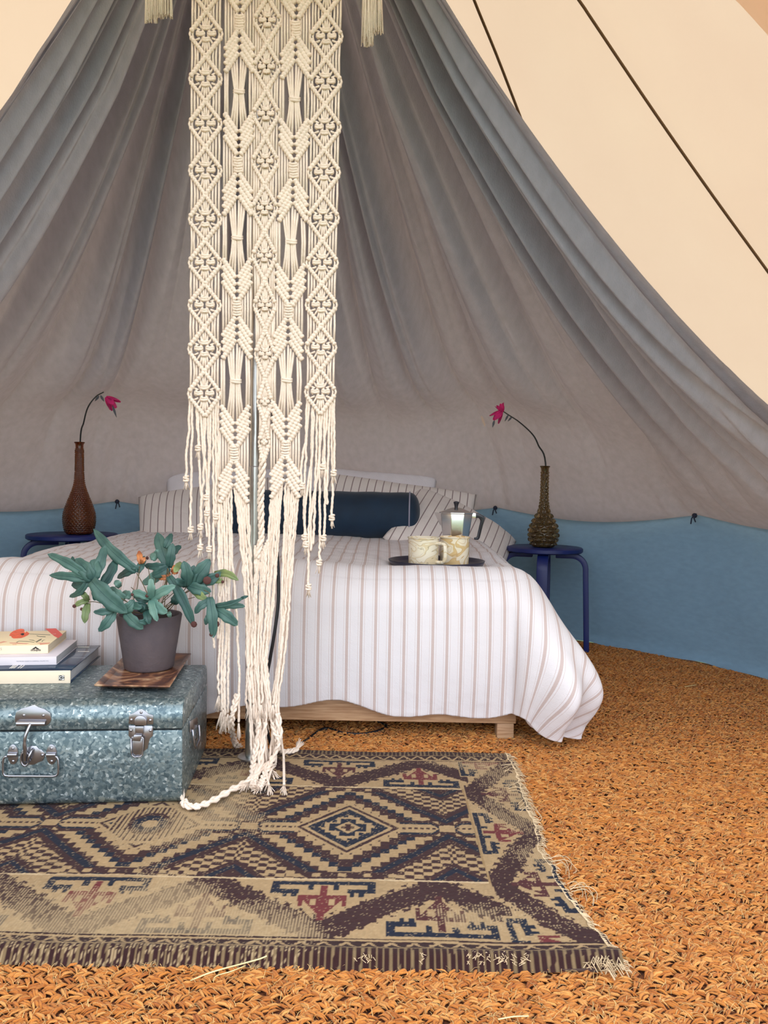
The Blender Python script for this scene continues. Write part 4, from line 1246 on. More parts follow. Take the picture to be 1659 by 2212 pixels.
# dowel, its cord and the two side tassels
M_dowel = mat('pale_wood_dowel', lin(190, 150, 105), .55, var=.2, vscale=30)
g = Geo(); g.tube([mp_(295, TOPY - 4, 0), mp_(850, TOPY + 4, 0)], .011, 16); build('dowel', g, M_dowel, MO, sharp=60, world=True)
g = Geo(); apex = Vector((CX, CY - .016, 2.35))
for x in (330, 815): g.tube([mp_(x, TOPY - 10, 0), apex], .003, 6)
g.tube([apex + Vector((.019 * math.cos(a) , .016 + .019 * math.sin(a), 0)) for a in np.linspace(0, 6.5, 24)], .003, 6)
build('hanging_cord', g, M_cord, MO, sharp=0, world=True)
g = Geo()
for x in np.linspace(412, 742, 66): g.tube([mp_(x, TOPY - 9, 11), mp_(x, TOPY - 12, 0), mp_(x, TOPY - 8, -11), mp_(x, TOPY + 8, -6)], .0028, 5)
build('mounting_loops', g, M_cord, MO, sharp=0, world=True)
for (x0, x1, yb, yj) in ((314, 340, 44, 12), (338, 372, 36, 10), (783, 806, 92, 18), (800, 824, 70, 12)):
    g = Geo(); c = (x0 + x1) / 2
    for k in range(120):
        u = rng.uniform(-1, 1); xe = c + u * (x1 - x0) / 2 * 1.05; dpt = rng.uniform(-9, 9); ye = yb + rng.uniform(-yj, yj * .6)
        g.tube([mp_(c + u * 2, TOPY + 8, 0), mp_(c + u * (x1 - x0) * .30, TOPY + 40, dpt * .7), mp_(c + u * (x1 - x0) * .46, (TOPY + ye) / 2, dpt), mp_(xe + rng.normal(0, 1.5), ye, dpt)], .0011, 4)
    g.tube([mp_(c - 4, TOPY + 22, 5), mp_(c, TOPY + 24, 7), mp_(c + 4, TOPY + 22, 5)], .004, 6)
    build('side_tassel', g, M_cord, MO, sharp=0, world=True)

# black power cable hanging beside the pole
M_cable = mat('black_rubber_cable', (.008, .008, .012), .45)
g = Geo()
P = catmull([mp_(601, 1120, -22), mp_(598, 1180, -16), mp_(601, 1235, -10), mp_(601, 1300, -6), mp_(594, 1360, -6), mp_(584, 1420, -14), mp_(574, 1480, -24), mp_(572, 1550, -30), fl(600, 1632, .005), fl(660, 1600, .005), fl(700, 1574, .005), fl(740, 1583, .005), fl(790, 1585, .005), fl(835, 1570, .005), fl(800, 1555, .005)], 90)
P = [Vector((CX + .02, CY - .004, 2.2)), Vector((CX + .021, CY - .008, 1.3)), mp_(596, 1050, -22)] + P
g.tube(P, .0042, 8)
tag(build('power_cable', g, M_cable, sharp=0), 'black rubber cable hanging down among the macrame cords', 'cable')
# ================================================================== TRUNK
def galv():
    m, nt, p, L = new_mat('spangled_galvanised_steel')
    tc = nd(nt, 'ShaderNodeTexCoord')
    nz = nd(nt, 'ShaderNodeTexNoise'); nz.inputs['Scale'].default_value = 60
    L.new(tc.outputs['Object'], nz.inputs['Vector'])
    mixv = nd(nt, 'ShaderNodeVectorMath', operation='MULTIPLY_ADD'); mixv.inputs[1].default_value = (.014, .014, .014)
    L.new(nz.outputs['Color'], mixv.inputs[0]); L.new(tc.outputs['Object'], mixv.inputs[2])
    vo = nd(nt, 'ShaderNodeTexVoronoi'); vo.inputs['Scale'].default_value = 190; L.new(mixv.outputs[0], vo.inputs['Vector'])
    sp = nd(nt, 'ShaderNodeSeparateXYZ'); L.new(vo.outputs['Color'], sp.inputs[0])
    rp = ramp(nt, [(0, lin(78, 96, 104)), (.3, lin(98, 116, 122)), (.6, lin(118, 134, 138)), (.90, lin(140, 154, 156)), (.985, lin(190, 202, 205))])
    L.new(sp.outputs[0], rp.inputs[0]); L.new(rp.outputs[0], p.inputs['Base Color'])
    rr = ramp(nt, [(0, (.46,) * 3), (1, (.26,) * 3)]); L.new(sp.outputs[1], rr.inputs[0]); L.new(rr.outputs[0], p.inputs['Roughness'])
    p.inputs['Metallic'].default_value = .62
    bp = nd(nt, 'ShaderNodeBump'); bp.inputs['Strength'].default_value = .12; bp.inputs['Distance'].default_value = .002
    L.new(sp.outputs[2], bp.inputs['Height']); L.new(bp.outputs[0], p.inputs['Normal'])
    return m
M_galv = galv()
M_plate = mat('nickel_hardware', (.40, .40, .44), .28, 1.0)
RZT = R(5.0)
EX = Vector((math.cos(RZT), math.sin(RZT), 0)); EY = Vector((-math.sin(RZT), math.cos(RZT), 0)); EZ = Vector((0, 0, 1))
TB = .0135                              # the trunk stands on the rug
FR = fl(393, 1737, TB); TWD, TDP = .64, .365
tor = FR - EX * TWD / 2 + EY * TDP / 2
trunk = thing('metal_trunk', 'spangled galvanised steel trunk with nickel hasps standing on the rug', 'trunk', tor, RZT)
def extr(prof, x0, x1):
    g = Geo(); n = len(prof)
    g.add([(x0, y, z) for y, z in prof] + [(x1, y, z) for y, z in prof],
          [tuple(range(n - 1, -1, -1)), tuple(range(n, 2 * n))] + [(i, (i + 1) % n, n + (i + 1) % n, n + i) for i in range(n)])
    return g
ZS, ZT = .1605, .2195                   # seam and top, above the rug
h2_ = TDP / 2
def arc(cy, cz, r, a0, a1, n=7): return [(cy + r * math.cos(R(a0 + (a1 - a0) * k / (n - 1))), cz + r * math.sin(R(a0 + (a1 - a0) * k / (n - 1)))) for k in range(n)]
body = arc(-h2_ + .02, .02, .02, 270, 180) + [(-h2_, ZS - .0015), (h2_, ZS - .0015)] + arc(h2_ - .02, .02, .02, 0, -90)
lid = arc(-h2_ + .036, ZT - .036, .036, 180, 90) + arc(h2_ - .036, ZT - .036, .036, 90, 0) + [(h2_, ZS + .0015), (-h2_, ZS + .0015)]
build('body', extr(body, -TWD / 2, TWD / 2), M_galv, trunk, bevel=.0025, sharp=60)
build('lid', extr(lid, -TWD / 2, TWD / 2), M_galv, trunk, bevel=.0025, sharp=60)
g = Geo(); g.box((-TWD / 2 + .006, -h2_ + .006, ZS - .006), (TWD / 2 - .006, h2_ - .006, ZS + .006)); build('seam_shade_block', g, mat('dark_gap', (.01, .01, .012), .9), trunk)  # near-black block: shade inside the lid gap put into its colour
def fp(px, py, out=0.0): return onp(px, py, FR, EY) - EY * out
def plate(name, poly, t=.0022, out=.0004, m=None, bev=.0006):
    g = Geo(); g.prism([fp(x, y, out) for x, y in poly], -EY * t); return build(name, g, m or M_plate, trunk, bevel=bev, world=True)
def rivets(parent, pts, r=.0036, out=.002):
    for x, y in pts:
        g = Geo(); g.dome(fp(x, y, out), -EY, r, .0026); build('rivet', g, M_plate, parent, world=False) if False else build('rivet', g, M_plate, parent, sharp=0, world=False)
def sub(name, g, parent, m=None, **kw):
    me_o = build(name, g, m or M_plate, parent, **kw)
    me_o.data.transform(trunk.matrix_basis.inverted()); return me_o
def rivets(parent, pts, r=.0036, out=.002):
    for x, y in pts:
        g = Geo(); g.dome(fp(x, y, out), -EY, r, .0026); sub('rivet', g, parent, sharp=0)
Z3 = 11.06                              # zoom of the close crop: (0, 1510) + c / 11.06
cz = lambda P: [(x / Z3, 1510 + y / Z3) for x, y in P]
hp = plate('hasp_plate', cz([(830, 125), (930, 185), (1080, 235), (1150, 290), (1210, 330), (1230, 440), (1215, 540), (1150, 610), (430, 610), (375, 540), (365, 430), (390, 320), (430, 275), (520, 225), (660, 185), (760, 150)]))
rivets(hp, cz([(580, 380), (1045, 385)]))
g = Geo(); a, b = fp(*cz([(430, 565)])[0], .006), fp(*cz([(1110, 565)])[0], .006); g.tube([a, b], .0052, 10); sub('hinge_roll', g, hp)
g = Geo(); g.tube(catmull([fp(*q, o_) for q, o_ in zip(cz([(765, 560), (725, 680), (680, 830), (665, 1000), (665, 1180), (650, 1330), (640, 1440)]), (.008, .013, .017, .017, .015, .012, .008))], 24), [.0034] * 12 + [.0042] * 12, 8)
hk = build('hasp_hook', g, M_plate, trunk, world=True, sharp=0)
g = Geo(); cc = fp(*cz([(628, 1400)])[0], .007)
g.tube([cc + EX * .0105 * math.cos(t) * .8 + EZ * .0145 * math.sin(t) for t in np.linspace(0, 2 * math.pi, 28)], .0022, 6); sub('hook_loop', g, hk, sharp=0)
sp_ = plate('staple_plate', cz([(740, 1110), (880, 1110), (940, 1190), (1000, 1200), (1085, 1290), (1060, 1400), (1020, 1470), (930, 1500), (820, 1560), (560, 1560), (505, 1430), (505, 1290), (560, 1180), (640, 1170)]))
rivets(sp_, cz([(1025, 1330), (560, 1320)]))
g = Geo(); c0 = fp(*cz([(755, 1330)])[0], .002)
g.tube([c0 + EZ * .0135 * math.cos(t) - EY * .013 * math.sin(t) + EX * .004 * math.cos(t) for t in np.linspace(0, math.pi, 16)], .0026, 7); sub('staple', g, sp_, sharp=0)
for cx_, sg in ((320, -1), (1240, 1)):
    cir = [(cx_ + 130 * math.cos(t) * (1 if abs(math.sin(t)) > .3 else .92), 1315 + 240 * math.sin(t)) for t in np.linspace(0, 2 * math.pi, 21)[:-1]]
    lp = plate('handle_lug', cz(cir)); rivets(lp, cz([(cx_, 1170), (cx_ + 5, 1475)]))
    g = Geo(); g.tube([fp(*cz([(cx_ - 110, 1318)])[0], .004), fp(*cz([(cx_ + 110, 1318)])[0], .004)], .0050, 9); sub('lug_roll', g, lp)
g = Geo()
g.tube([fp(*q, .007) for q in cz([(200, 1345), (150, 1350), (115, 1390), (105, 1500), (105, 1700), (115, 1760), (150, 1800), (250, 1810), (1300, 1815), (1370, 1800), (1415, 1740), (1425, 1600), (1415, 1420), (1385, 1360), (1340, 1340)])], .0023, 8)
build('bail_handle', g, M_plate, trunk, world=True, sharp=0)
Z4 = 15.8
cl = lambda P: [(260 + x / Z4, 1510 + y / Z4) for x, y in P]
lp = plate('latch_keeper', cl([(740, 330), (860, 400), (980, 500), (1130, 545), (1130, 850), (900, 860), (530, 860), (300, 840), (300, 530), (460, 470), (580, 390), (660, 345)]))
rivets(lp, cl([(720, 445), (385, 700), (1030, 715)]))
g = Geo(); dome_ = [(500, 870)] + [(715 + 215 * math.cos(t), 740 - 215 * math.sin(t)) for t in np.linspace(math.pi, 0, 12)] + [(930, 870)]
g.prism([fp(x, y, .002) for x, y in cl(dome_)], -EY * .007); sub('keeper_dome', g, lp, bevel=.0022)
lb = plate('latch_base', cl([(295, 895), (520, 895), (560, 900), (830, 900), (880, 895), (1090, 905), (1125, 960), (1120, 1240), (1020, 1330), (975, 1480), (940, 1660), (820, 1770), (700, 1790), (560, 1760), (450, 1680), (410, 1560), (390, 1370), (285, 1240)]))
rivets(lb, cl([(370, 1060), (1035, 1065), (700, 1720), (710, 1450)]))
g = Geo(); g.prism([fp(x, y, .0026) for x, y in cl([(520, 890), (820, 890), (805, 1160), (540, 1160)])], -EY * .006); sub('latch_tongue', g, lb, bevel=.0012)
g = Geo(); g.prism([fp(x, y, .008) for x, y in cl([(510, 1165), (780, 1165), (715, 1385), (440, 1365)])], -EY * .004); sub('latch_thumb', g, lb, bevel=.001)
g = Geo(); g.tube([fp(x, y, .009) for x, y in cl([(400, 1290), (440, 1260), (780, 1260), (815, 1300), (800, 1700), (790, 1850), (700, 1930), (600, 1920), (520, 1935), (430, 1880), (405, 1760), (400, 1290)])], .0017, 6); sub('latch_loop', g, lb, sharp=0)
g = Geo(); g.prism([fp(x, y, .006) for x, y in cl([(430, 1300), (790, 1300), (775, 1840), (690, 1900), (520, 1900), (430, 1840)])], -EY * .0016); sub('latch_lever', g, lb, bevel=.0006)
# carrying handle on the right end
SX0 = FR + EY * .0
def sp3(px, py, out=0.0): return onp(px, py, FR, EX) + EX * out
g = Geo(); g.prism([sp3(x, y, .0004) for x, y in ((408, 1558), (424, 1548), (424, 1570), (408, 1582))], EX * .003); sh = build('end_handle_plate', g, M_plate, trunk, bevel=.0006, world=True)
g = Geo(); g.tube([sp3(410, 1576, .006), sp3(411, 1608, .008), sp3(414, 1616, .009), sp3(422, 1598, .009), sp3(424, 1588, .008), sp3(424, 1566, .006)], .0026, 7)
build('end_handle', g, M_plate, trunk, world=True, sharp=0)
TOPZ = TB + ZT

# ================================================================== LETTERING
def text_geo(s, size, origin, ux, uy, out, bold=0.0):
    cu = bpy.data.curves.new('lettering', 'FONT'); cu.body = s; cu.size = size; cu.extrude = 0; cu.resolution_u = 3; cu.offset = bold
    to = bpy.data.objects.new('lettering', cu); COL.objects.link(to)
    dg = bpy.context.evaluated_depsgraph_get(); dg.update()
    me = bpy.data.meshes.new_from_object(to.evaluated_get(dg))
    g = Geo(); g.add([origin + ux * v.co.x + uy * v.co.y + out for v in me.vertices], [tuple(p.vertices) for p in me.polygons])
    bpy.data.objects.remove(to); bpy.data.curves.remove(cu); bpy.data.meshes.remove(me)
    return g
M_ink = mat('black_ink', (.012, .012, .014), .7); M_greyink = mat('pale_grey_ink', lin(176, 160, 146), .8); M_blueink = mat('grey_blue_ink', lin(104, 104, 132), .8)
M_whiteink = mat('white_ink', lin(238, 234, 226), .7)

# ================================================================== BOOKS
M_page = mat('book_pages', lin(222, 205, 176), .9, bump=.6, bscale=60, stretch=(1, 1, 40), var=.08, vscale=12)
M_page2 = mat('grey_book_pages', lin(178, 176, 178), .9, bump=.5, bscale=60, stretch=(1, 1, 40))
def book(name, label, fr_bot, back_top, zb, th, W, m_cover, m_spine, m_page, hard=False):
    p0 = fl(*fr_bot, zb); p1 = fl(*back_top, zb + th)
    d = Vector((p1.x - p0.x, p1.y - p0.y, 0)); D = d.length; ang = math.atan2(-d.x, d.y)
    o = thing(name, label, 'book', (p0.x, p0.y, zb), ang, 'books stacked on the trunk')
    ct = .0026 if hard else .0009; ins = .004 if hard else .0008
    g = Geo(); g.box((-W, 0, 0), (0, D, ct)); build('back_cover', g, m_cover, o, bevel=.0003)
    g = Geo(); g.box((-W, ct + .0002, ct + .0001), (-ins, D - ins, th - ct - .0001)); build('pages', g, m_page, o, bevel=.0004)
    g = Geo(); g.box((-W, 0, th - ct), (0, D, th)); cv = build('front_cover', g, m_cover, o, bevel=.0003)
    g = Geo(); g.box((-W, -.0008, .0003), (0, ct, th - .0003)); sp = build('spine', g, m_spine, o, bevel=.0004)
    ux = Vector((math.cos(ang), math.sin(ang), 0)); uy = Vector((-math.sin(ang), math.cos(ang), 0))
    return o, cv, sp, p0, ux, uy, zb + th
def onspine(o, name, g, m, parent):
    ob = build(name, g, m, parent, smooth=False); ob.data.transform(o.matrix_basis.inverted()); return ob
def glossy_dark():
    m, nt, p, L = new_mat('dark_photographic_cover')
    tc = nd(nt, 'ShaderNodeTexCoord'); nz = nd(nt, 'ShaderNodeTexNoise'); nz.inputs['Scale'].default_value = 16; nz.inputs['Detail'].default_value = 5
    mp = nd(nt, 'ShaderNodeMapping'); mp.inputs['Scale'].default_value = (.6, 2.4, 1); L.new(tc.outputs['Object'], mp.inputs[0]); L.new(mp.outputs[0], nz.inputs['Vector'])
    rp = ramp(nt, [(.3, lin(22, 34, 58)), (.52, lin(34, 58, 84)), (.62, lin(52, 74, 92)), (.72, lin(120, 116, 124))])
    L.new(nz.outputs[0], rp.inputs[0]); L.new(rp.outputs[0], p.inputs['Base Color']); p.inputs['Roughness'].default_value = .14
    return m
M_dkcov = glossy_dark(); M_cream = mat('cream_spine', lin(234, 216, 190), .6); M_lav = mat('lavender_white_card', lin(222, 214, 220), .6); M_ivory = mat('ivory_cover', lin(246, 226, 184), .5)
zb = TOPZ
o, cv, sp, p0, ux, uy, zt = book('hardback_book', 'thick hardback with a dark glossy cover, lowest of the book stack', (152, 1476), (217, 1394), zb, .0300, .30, M_dkcov, M_cream, M_page2, True)
spn = -uy * .0012
def on_sp(px, py): return onp(px, py, p0 - uy * .0010, uy)
g = Geo(); c = on_sp(133, 1464); s_ = .0060
g.add([c + ux * a + EZ * b_ - uy * .0004 for a, b_ in ((-s_, -s_ * .9), (s_, -s_ * .9), (s_, s_ * .9), (-s_, s_ * .9))], [(0, 1, 2, 3)]); onspine(o, 'publisher_mark_ground', g, M_whiteink, sp)
g = Geo()
for (dx, dz) in ((-.0016, .0028), (-.0016, -.0030), (.0030, .0004)):
    g.tube([c + ux * (dx + .0021 * math.cos(t)) + EZ * (dz + .0021 * math.sin(t)) - uy * .0007 for t in np.linspace(0, 2 * math.pi, 15)], .00072, 4)
fr_ = [(-s_, -s_ * .9), (s_, -s_ * .9), (s_, s_ * .9), (-s_, s_ * .9), (-s_, -s_ * .9)]
for (a, b_), (a2, b2) in zip(fr_, fr_[1:]): g.tube([c + ux * a + EZ * b_ - uy * .0006, c + ux * a2 + EZ * b2 - uy * .0006], .0003, 4)
g.tube([c + ux * -.0052 + EZ * -.0046 - uy * .0007, c + ux * -.0020 + EZ * -.0046 - uy * .0007], .0008, 4)
onspine(o, 'publisher_mark', g, M_ink, sp)
g = Geo()
for xb in (21, 25, 29.5, 38.5, 44):
    g.prism([fl(x, y, zt + .0001) for x, y in ((xb - 1.3, 1443.5), (xb + 1.3, 1443.5), (xb + 12, 1435.5), (xb + 10, 1435.5))], (0, 0, .0002))
for y in (1397.5, 1407.0):
    g.prism([fl(x, yy, zt + .0001) for x, yy in ((168, y + .8), (192, y + .8), (193, y - .2), (168, y - .2))], (0, 0, .0002))
onspine(o, 'cover_lettering', g, M_whiteink, cv)
zb2 = zt + .0003
o, cv, sp, p0, ux, uy, zt = book('paperback_book', 'white paperback with small spine lettering, middle of the book stack', (122, 1436), (167, 1382), zb2, .0195, .30, M_lav, M_lav, M_page2)
q0 = on_sp(35, 1429.6); wd = (on_sp(105, 1431) - q0).length
tg = text_geo("THE WRITER'S GUIDE TO CORNWALL, VOLUME TWO", 1.0, Vector((0, 0, 0)), Vector((1, 0, 0)), Vector((0, 1, 0)), Vector((0, 0, 0)))
tw = max(v[0] for v in tg.v); sz = wd / tw
onspine(o, 'spine_lettering', text_geo("THE WRITER'S GUIDE TO CORNWALL, VOLUME TWO", sz, q0, ux, EZ, -uy * .0003), M_blueink, sp)
zb3 = zt + .0003
o, cv, sp, p0, ux, uy, zt = book('paperback_book', 'cream paperback with an orange poppy on the cover, top of the book stack', (104, 1411.5), (144, 1362), zb3, .0205, .26, M_ivory, M_cream, M_page)
tg = text_geo('octopus', 1.0, Vector((0, 0, 0)), Vector((1, 0, 0)), Vector((0, 1, 0)), Vector((0, 0, 0))); tw = max(v[0] for v in tg.v)
q0 = on_sp(66, 1406.3); wd = (on_sp(88, 1406.3) - q0).length
onspine(o, 'spine_lettering', text_geo('octopus', wd / tw, q0, ux, EZ, -uy * .0004, .02 * wd / tw), M_ink, sp)
g = Geo(); c = on_sp(77, 1398.6)
g.dome(c, -uy, .0021, .0005)
for k in (-3, -2, -1, 1, 2, 3):
    e = on_sp(77 + k * 2.9, 1402.6 + .2 * abs(k)); m_ = on_sp(77 + k * 1.4, 1400.2)
    g.tube([c - uy * .0003, m_ - uy * .0003, e - uy * .0003], [.0009, .0008, .0004], 4)
onspine(o, 'spine_emblem', g, M_ink, sp)
onspine(o, 'spine_letter', text_geo('S', .0085, on_sp(.5, 1404.5), ux, EZ, -uy * .0003), M_greyink, sp)
def onc(px, py, up=.00015): return fl(px, py, zt + up)
def print_(name, polys, m, up=.0001):
    g = Geo()
    for P in polys: g.prism([onc(x, y, up) for x, y in P], (0, 0, .00015))
    onspine(o, name, g, m, cv)
b1 = lambda P: [(x / 15.08, 1350 + y / 15.08) for x, y in P]
M_poppy = mat('poppy_orange', lin(240, 100, 56), .6, var=.2, vscale=120); M_stk = mat('red_sticker', lin(222, 76, 60), .5); M_leafink = mat('grey_green_ink', lin(120, 118, 92), .7); M_rose = mat('rose_wash', lin(232, 166, 138), .7)
print_('printed_poppy', [b1([(300, 350), (340, 270), (430, 200), (560, 150), (680, 125), (770, 135), (800, 170), (795, 230), (830, 260), (850, 215), (900, 230), (965, 285), (900, 340), (800, 390), (700, 425), (560, 438), (440, 440), (380, 405), (370, 370)])], M_poppy)
print_('printed_poppy_heart', [b1([(660, 300), (720, 270), (790, 275), (780, 325), (720, 345)])], M_ink, .0003)
print_('printed_stems', [b1([(965, 288), (1640, 315), (1640, 330), (965, 300)]), b1([(1190, 345), (1300, 370), (1480, 375), (1490, 395), (1320, 390), (1200, 365)]), b1([(940, 475), (1100, 495), (1170, 545), (1290, 470), (1370, 445), (1340, 490), (1190, 570), (1120, 520), (960, 490)]), b1([(520, 565), (620, 520), (900, 530), (1120, 560), (1120, 572), (900, 545), (620, 535), (560, 570)]), b1([(1350, 540), (1400, 495), (1480, 480), (1400, 510), (1390, 545)])], M_leafink)
print_('printed_wash', [b1([(0, 560), (120, 530), (240, 548), (120, 570), (0, 600)]), b1([(300, 575), (560, 580), (800, 595), (960, 600), (860, 625), (560, 612), (330, 600)]), b1([(400, 630), (540, 628), (540, 645), (400, 645)]), b1([(1180, 585), (1560, 580), (1640, 570), (1600, 610), (1300, 650), (1300, 610)])], M_rose)
print_('price_sticker', [[(97.5, 1358), (121, 1357.5), (135.5, 1371), (126, 1378.5), (117, 1374)]], M_stk)
onspine(o, 'sticker_lettering', text_geo('£8', .0085, onc(112.5, 1370.5), (ux * .9 + uy * .2).normalized(), (uy * .98 - ux * .1).normalized(), EZ * .0005), M_whiteink, cv)

# ================================================================== PLANT TRAY, POT, FERN
def burl():
    m, nt, p, L = new_mat('polished_horn_burl')
    tc = nd(nt, 'ShaderNodeTexCoord'); nz = nd(nt, 'ShaderNodeTexNoise'); nz.inputs['Scale'].default_value = 15; nz.inputs['Detail'].default_value = 6; nz.inputs['Distortion'].default_value = 1.6
    L.new(tc.outputs['Object'], nz.inputs['Vector'])
    rp = ramp(nt, [(.30, lin(46, 34, 36)), (.44, lin(98, 62, 48)), (.56, lin(150, 104, 74)), (.68, lin(206, 174, 140))])
    L.new(nz.outputs[0], rp.inputs[0]); L.new(rp.outputs[0], p.inputs['Base Color']); p.inputs['Roughness'].default_value = .28
    return m
ZD = TOPZ + .016
A_, B_, C_ = fl(203, 1479, ZD), fl(367, 1482, ZD), fl(413, 1411, ZD); D_ = A_ + C_ - B_
ctr = (A_ + C_) / 2
dish = thing('wooden_dish', 'square brown mottled dish under the fern pot', 'dish', (ctr.x, ctr.y, TOPZ))
def quad_at(k, z): return [Vector((ctr.x + (p.x - ctr.x) * k, ctr.y + (p.y - ctr.y) * k, z)) for p in (A_, B_, C_, D_)]
g = Geo(); lv = [(.70, TOPZ), (.86, TOPZ + .004), (1.0, ZD - .003), (1.0, ZD), (.97, ZD), (.84, TOPZ + .009), (.70, TOPZ + .0055)]
v = []; f = []
for k, z in lv: v += quad_at(k, z)
for i in range(len(lv) - 1):
    for j in range(4): f.append((i * 4 + j, i * 4 + (j + 1) % 4, i * 4 + 4 + (j + 1) % 4, i * 4 + 4 + j))
f += [(3, 2, 1, 0), tuple(len(v) - 4 + j for j in range(4))]
g.add(v, f); build('dish_body', g, burl(), dish, bevel=.0012, world=True)
PZ = TOPZ + .0060
pc = fl(322, 1442, PZ)
M_pot = mat('grey_brown_clay', lin(98, 86, 88), .85, c2=lin(78, 70, 76), vscale=12, bump=.35, bscale=90)
M_soil = mat('dark_soil', lin(42, 34, 32), 1, var=.5, vscale=150, bump=1, bscale=200)
pt = thing('fern_pot', 'grey brown clay pot planted with a blue green fern', 'plant pot', pc)
kp = pc.y / F_PX; PH_ = 118 * kp; pr0, pr1 = 52 * kp, 69 * kp
g = Geo(); g.lathe([(.0005, 0), (pr0 - .004, 0), (pr0, .004), (pr1, PH_ - .003), (pr1 - .002, PH_), (pr1 - .007, PH_ - .001), (pr1 - .009, PH_ - .02), (.0005, PH_ - .022)], 56)
build('pot', g, M_pot, pt, sharp=50)
g = Geo(); g.lathe([(.0005, PH_ - .010), (pr1 * .5, PH_ - .011), (pr1 - .0075, PH_ - .013)], 40); build('soil', g, M_soil, pt)
def leafmat(name, c, c2): return mat(name, c, .5, c2=c2, vscale=26, bump=.15, bscale=60)
LM = {'g': leafmat('blue_green_leaf', lin(76, 112, 102), lin(46, 80, 76)), 'p': leafmat('pale_green_leaf', lin(116, 150, 136), lin(84, 124, 114)),
      'y': leafmat('yellow_green_leaf', lin(134, 148, 92), lin(98, 120, 84)), 'o': leafmat('orange_dry_leaf', lin(214, 140, 84), lin(160, 92, 60)), 'd': leafmat('deep_green_leaf', lin(58, 98, 90), lin(40, 74, 72))}
M_vein = {k: mat(k + '_leaf_vein', c, .6) for k, c in (('g', lin(38, 72, 74)), ('p', lin(96, 136, 124)), ('y', lin(96, 108, 70)), ('o', lin(140, 80, 50)), ('d', lin(32, 60, 60)))}
M_fst = mat('brown_fern_stalk', lin(104, 92, 66), .7); M_dry = mat('dry_brown_tip', lin(84, 48, 44), .8)
F4 = lambda x, y: (100 + x / 3.77, 1120 + y / 3.77)
PY = pc.y
def blade(g, a, b_, w, Ya, Yb, bend=0.0, cup=.25, blunt=.46):
    (ax, ay), (bx, by) = F4(*a), F4(*b_); n = 12
    dx, dy_ = bx - ax, by - ay; L = math.hypot(dx, dy_); nx, ny = -dy_ / L, dx / L
    rows_ = []
    for i in range(n + 1):
        t = i / n; k = math.sin(math.pi * t) * bend * L
        x, y = ax + dx * t + nx * k, ay + dy_ * t + ny * k
        Yc = Ya + (Yb - Ya) * t - .010 * math.sin(math.pi * t)
        hw_ = w / 3.77 / 2 * (math.sin(math.pi * min(1, (t * .93 + .07)) ** .9) ** blunt) * (1 + .10 * math.sin(t * 17 + ax))
        if i == n: hw_ *= .12
        rows_.append([at(x + nx * hw_ * q_, y + ny * hw_ * q_, Yc - cup * abs(q_) * hw_ * Yc / F_PX) for q_ in (-1, -.5, 0, .5, 1)])
    g.add([p for r5 in rows_ for p in r5], [(i * 5 + j, i * 5 + j + 1, i * 5 + 6 + j, i * 5 + 5 + j) for i in range(n) for j in range(4)])
def frond(blades, col, Y0, Yt, stem=None, tips=()):
    g = Geo()
    for bl in blades:
        a, b_, w = bl[:3]; bend = bl[3] if len(bl) > 3 else rng.normal(0, .05)
        blade(g, a, b_, w, PY + Y0, PY + Yt + rng.normal(0, .012), bend)
    o = build('frond', g, LM[col], pt, sharp=0, world=True)
    md = o.modifiers.new('thickness', 'SOLIDIFY'); md.thickness = .0007
    vg = Geo()
    for k in range(len(blades)): vg.tube([Vector(g.v[k * 65 + i * 5 + 2]) + Vector((0, -.0008, 0)) for i in range(12)], np.linspace(.0007, .0003, 12), 4)
    vo_ = build('midrib', vg, M_vein[col], o, sharp=0); vo_.data.transform(pt.matrix_basis.inverted()); vo_['kind'] = 'stuff'
    if stem:
        sg = Geo(); P = [at(*F4(x, y), PY + d_) for x, y, d_ in stem]
        sg.tube(catmull(P, 14), .0011, 5); sub_o = build('stalk', sg, M_fst, o, sharp=0); sub_o.data.transform(pt.matrix_basis.inverted())
    for (x, y, r_) in tips:
        tg = Geo(); c = at(*F4(x, y), PY + Yt - .004); tg.dome(c, (0, -1, 0), r_ / 3.77 * kp, .003); t_o = build('dry_tip', tg, M_dry, o, sharp=0); t_o.data.transform(pt.matrix_basis.inverted())
root = lambda dx=0, dy_=0: (850 + dx, 770 + dy_, 0)
frond([((740, 430), (382, 82), 96, -.05), ((730, 405), (622, 372), 56), ((735, 415), (578, 486), 62, .06), ((742, 440), (800, 305), 62)], 'g', .02, .05, [(735, 445, .02), (800, 560, .01), (860, 720, 0)])
frond([((375, 505), (395, 330), 120), ((380, 500), (480, 218), 92, .03), ((375, 505), (240, 325), 120), ((330, 480), (195, 380), 90), ((330, 470), (10, 288), 84, .04), ((340, 500), (22, 462), 76, .03), ((330, 520), (188, 640), 58, -.12), ((360, 510), (205, 545), 90)], 'g', -.05, -.02, [(378, 508, -.05), (560, 620, -.03), (760, 740, -.01)])
frond([((250, 440), (212, 308), 50)], 'd', -.03, .0, [(250, 440, -.03), (370, 510, -.04)])
frond([((400, 540), (395, 670), 56)], 'd', -.03, -.03, [(400, 540, -.03), (500, 600, -.02)])
frond([((440, 560), (580, 308), 84, .05)], 'd', -.01, .02, [(440, 560, -.01), (600, 650, 0), (800, 750, 0)])
frond([((368, 508), (660, 770), 150, .04), ((560, 735), (383, 762), 62), ((560, 750), (425, 922), 82, -.04), ((620, 760), (720, 665), 86), ((640, 765), (790, 900), 92, .05)], 'g', -.075, -.085, [(650, 770, -.08), (760, 770, -.04), (830, 780, 0)], ((742, 845, 12),))
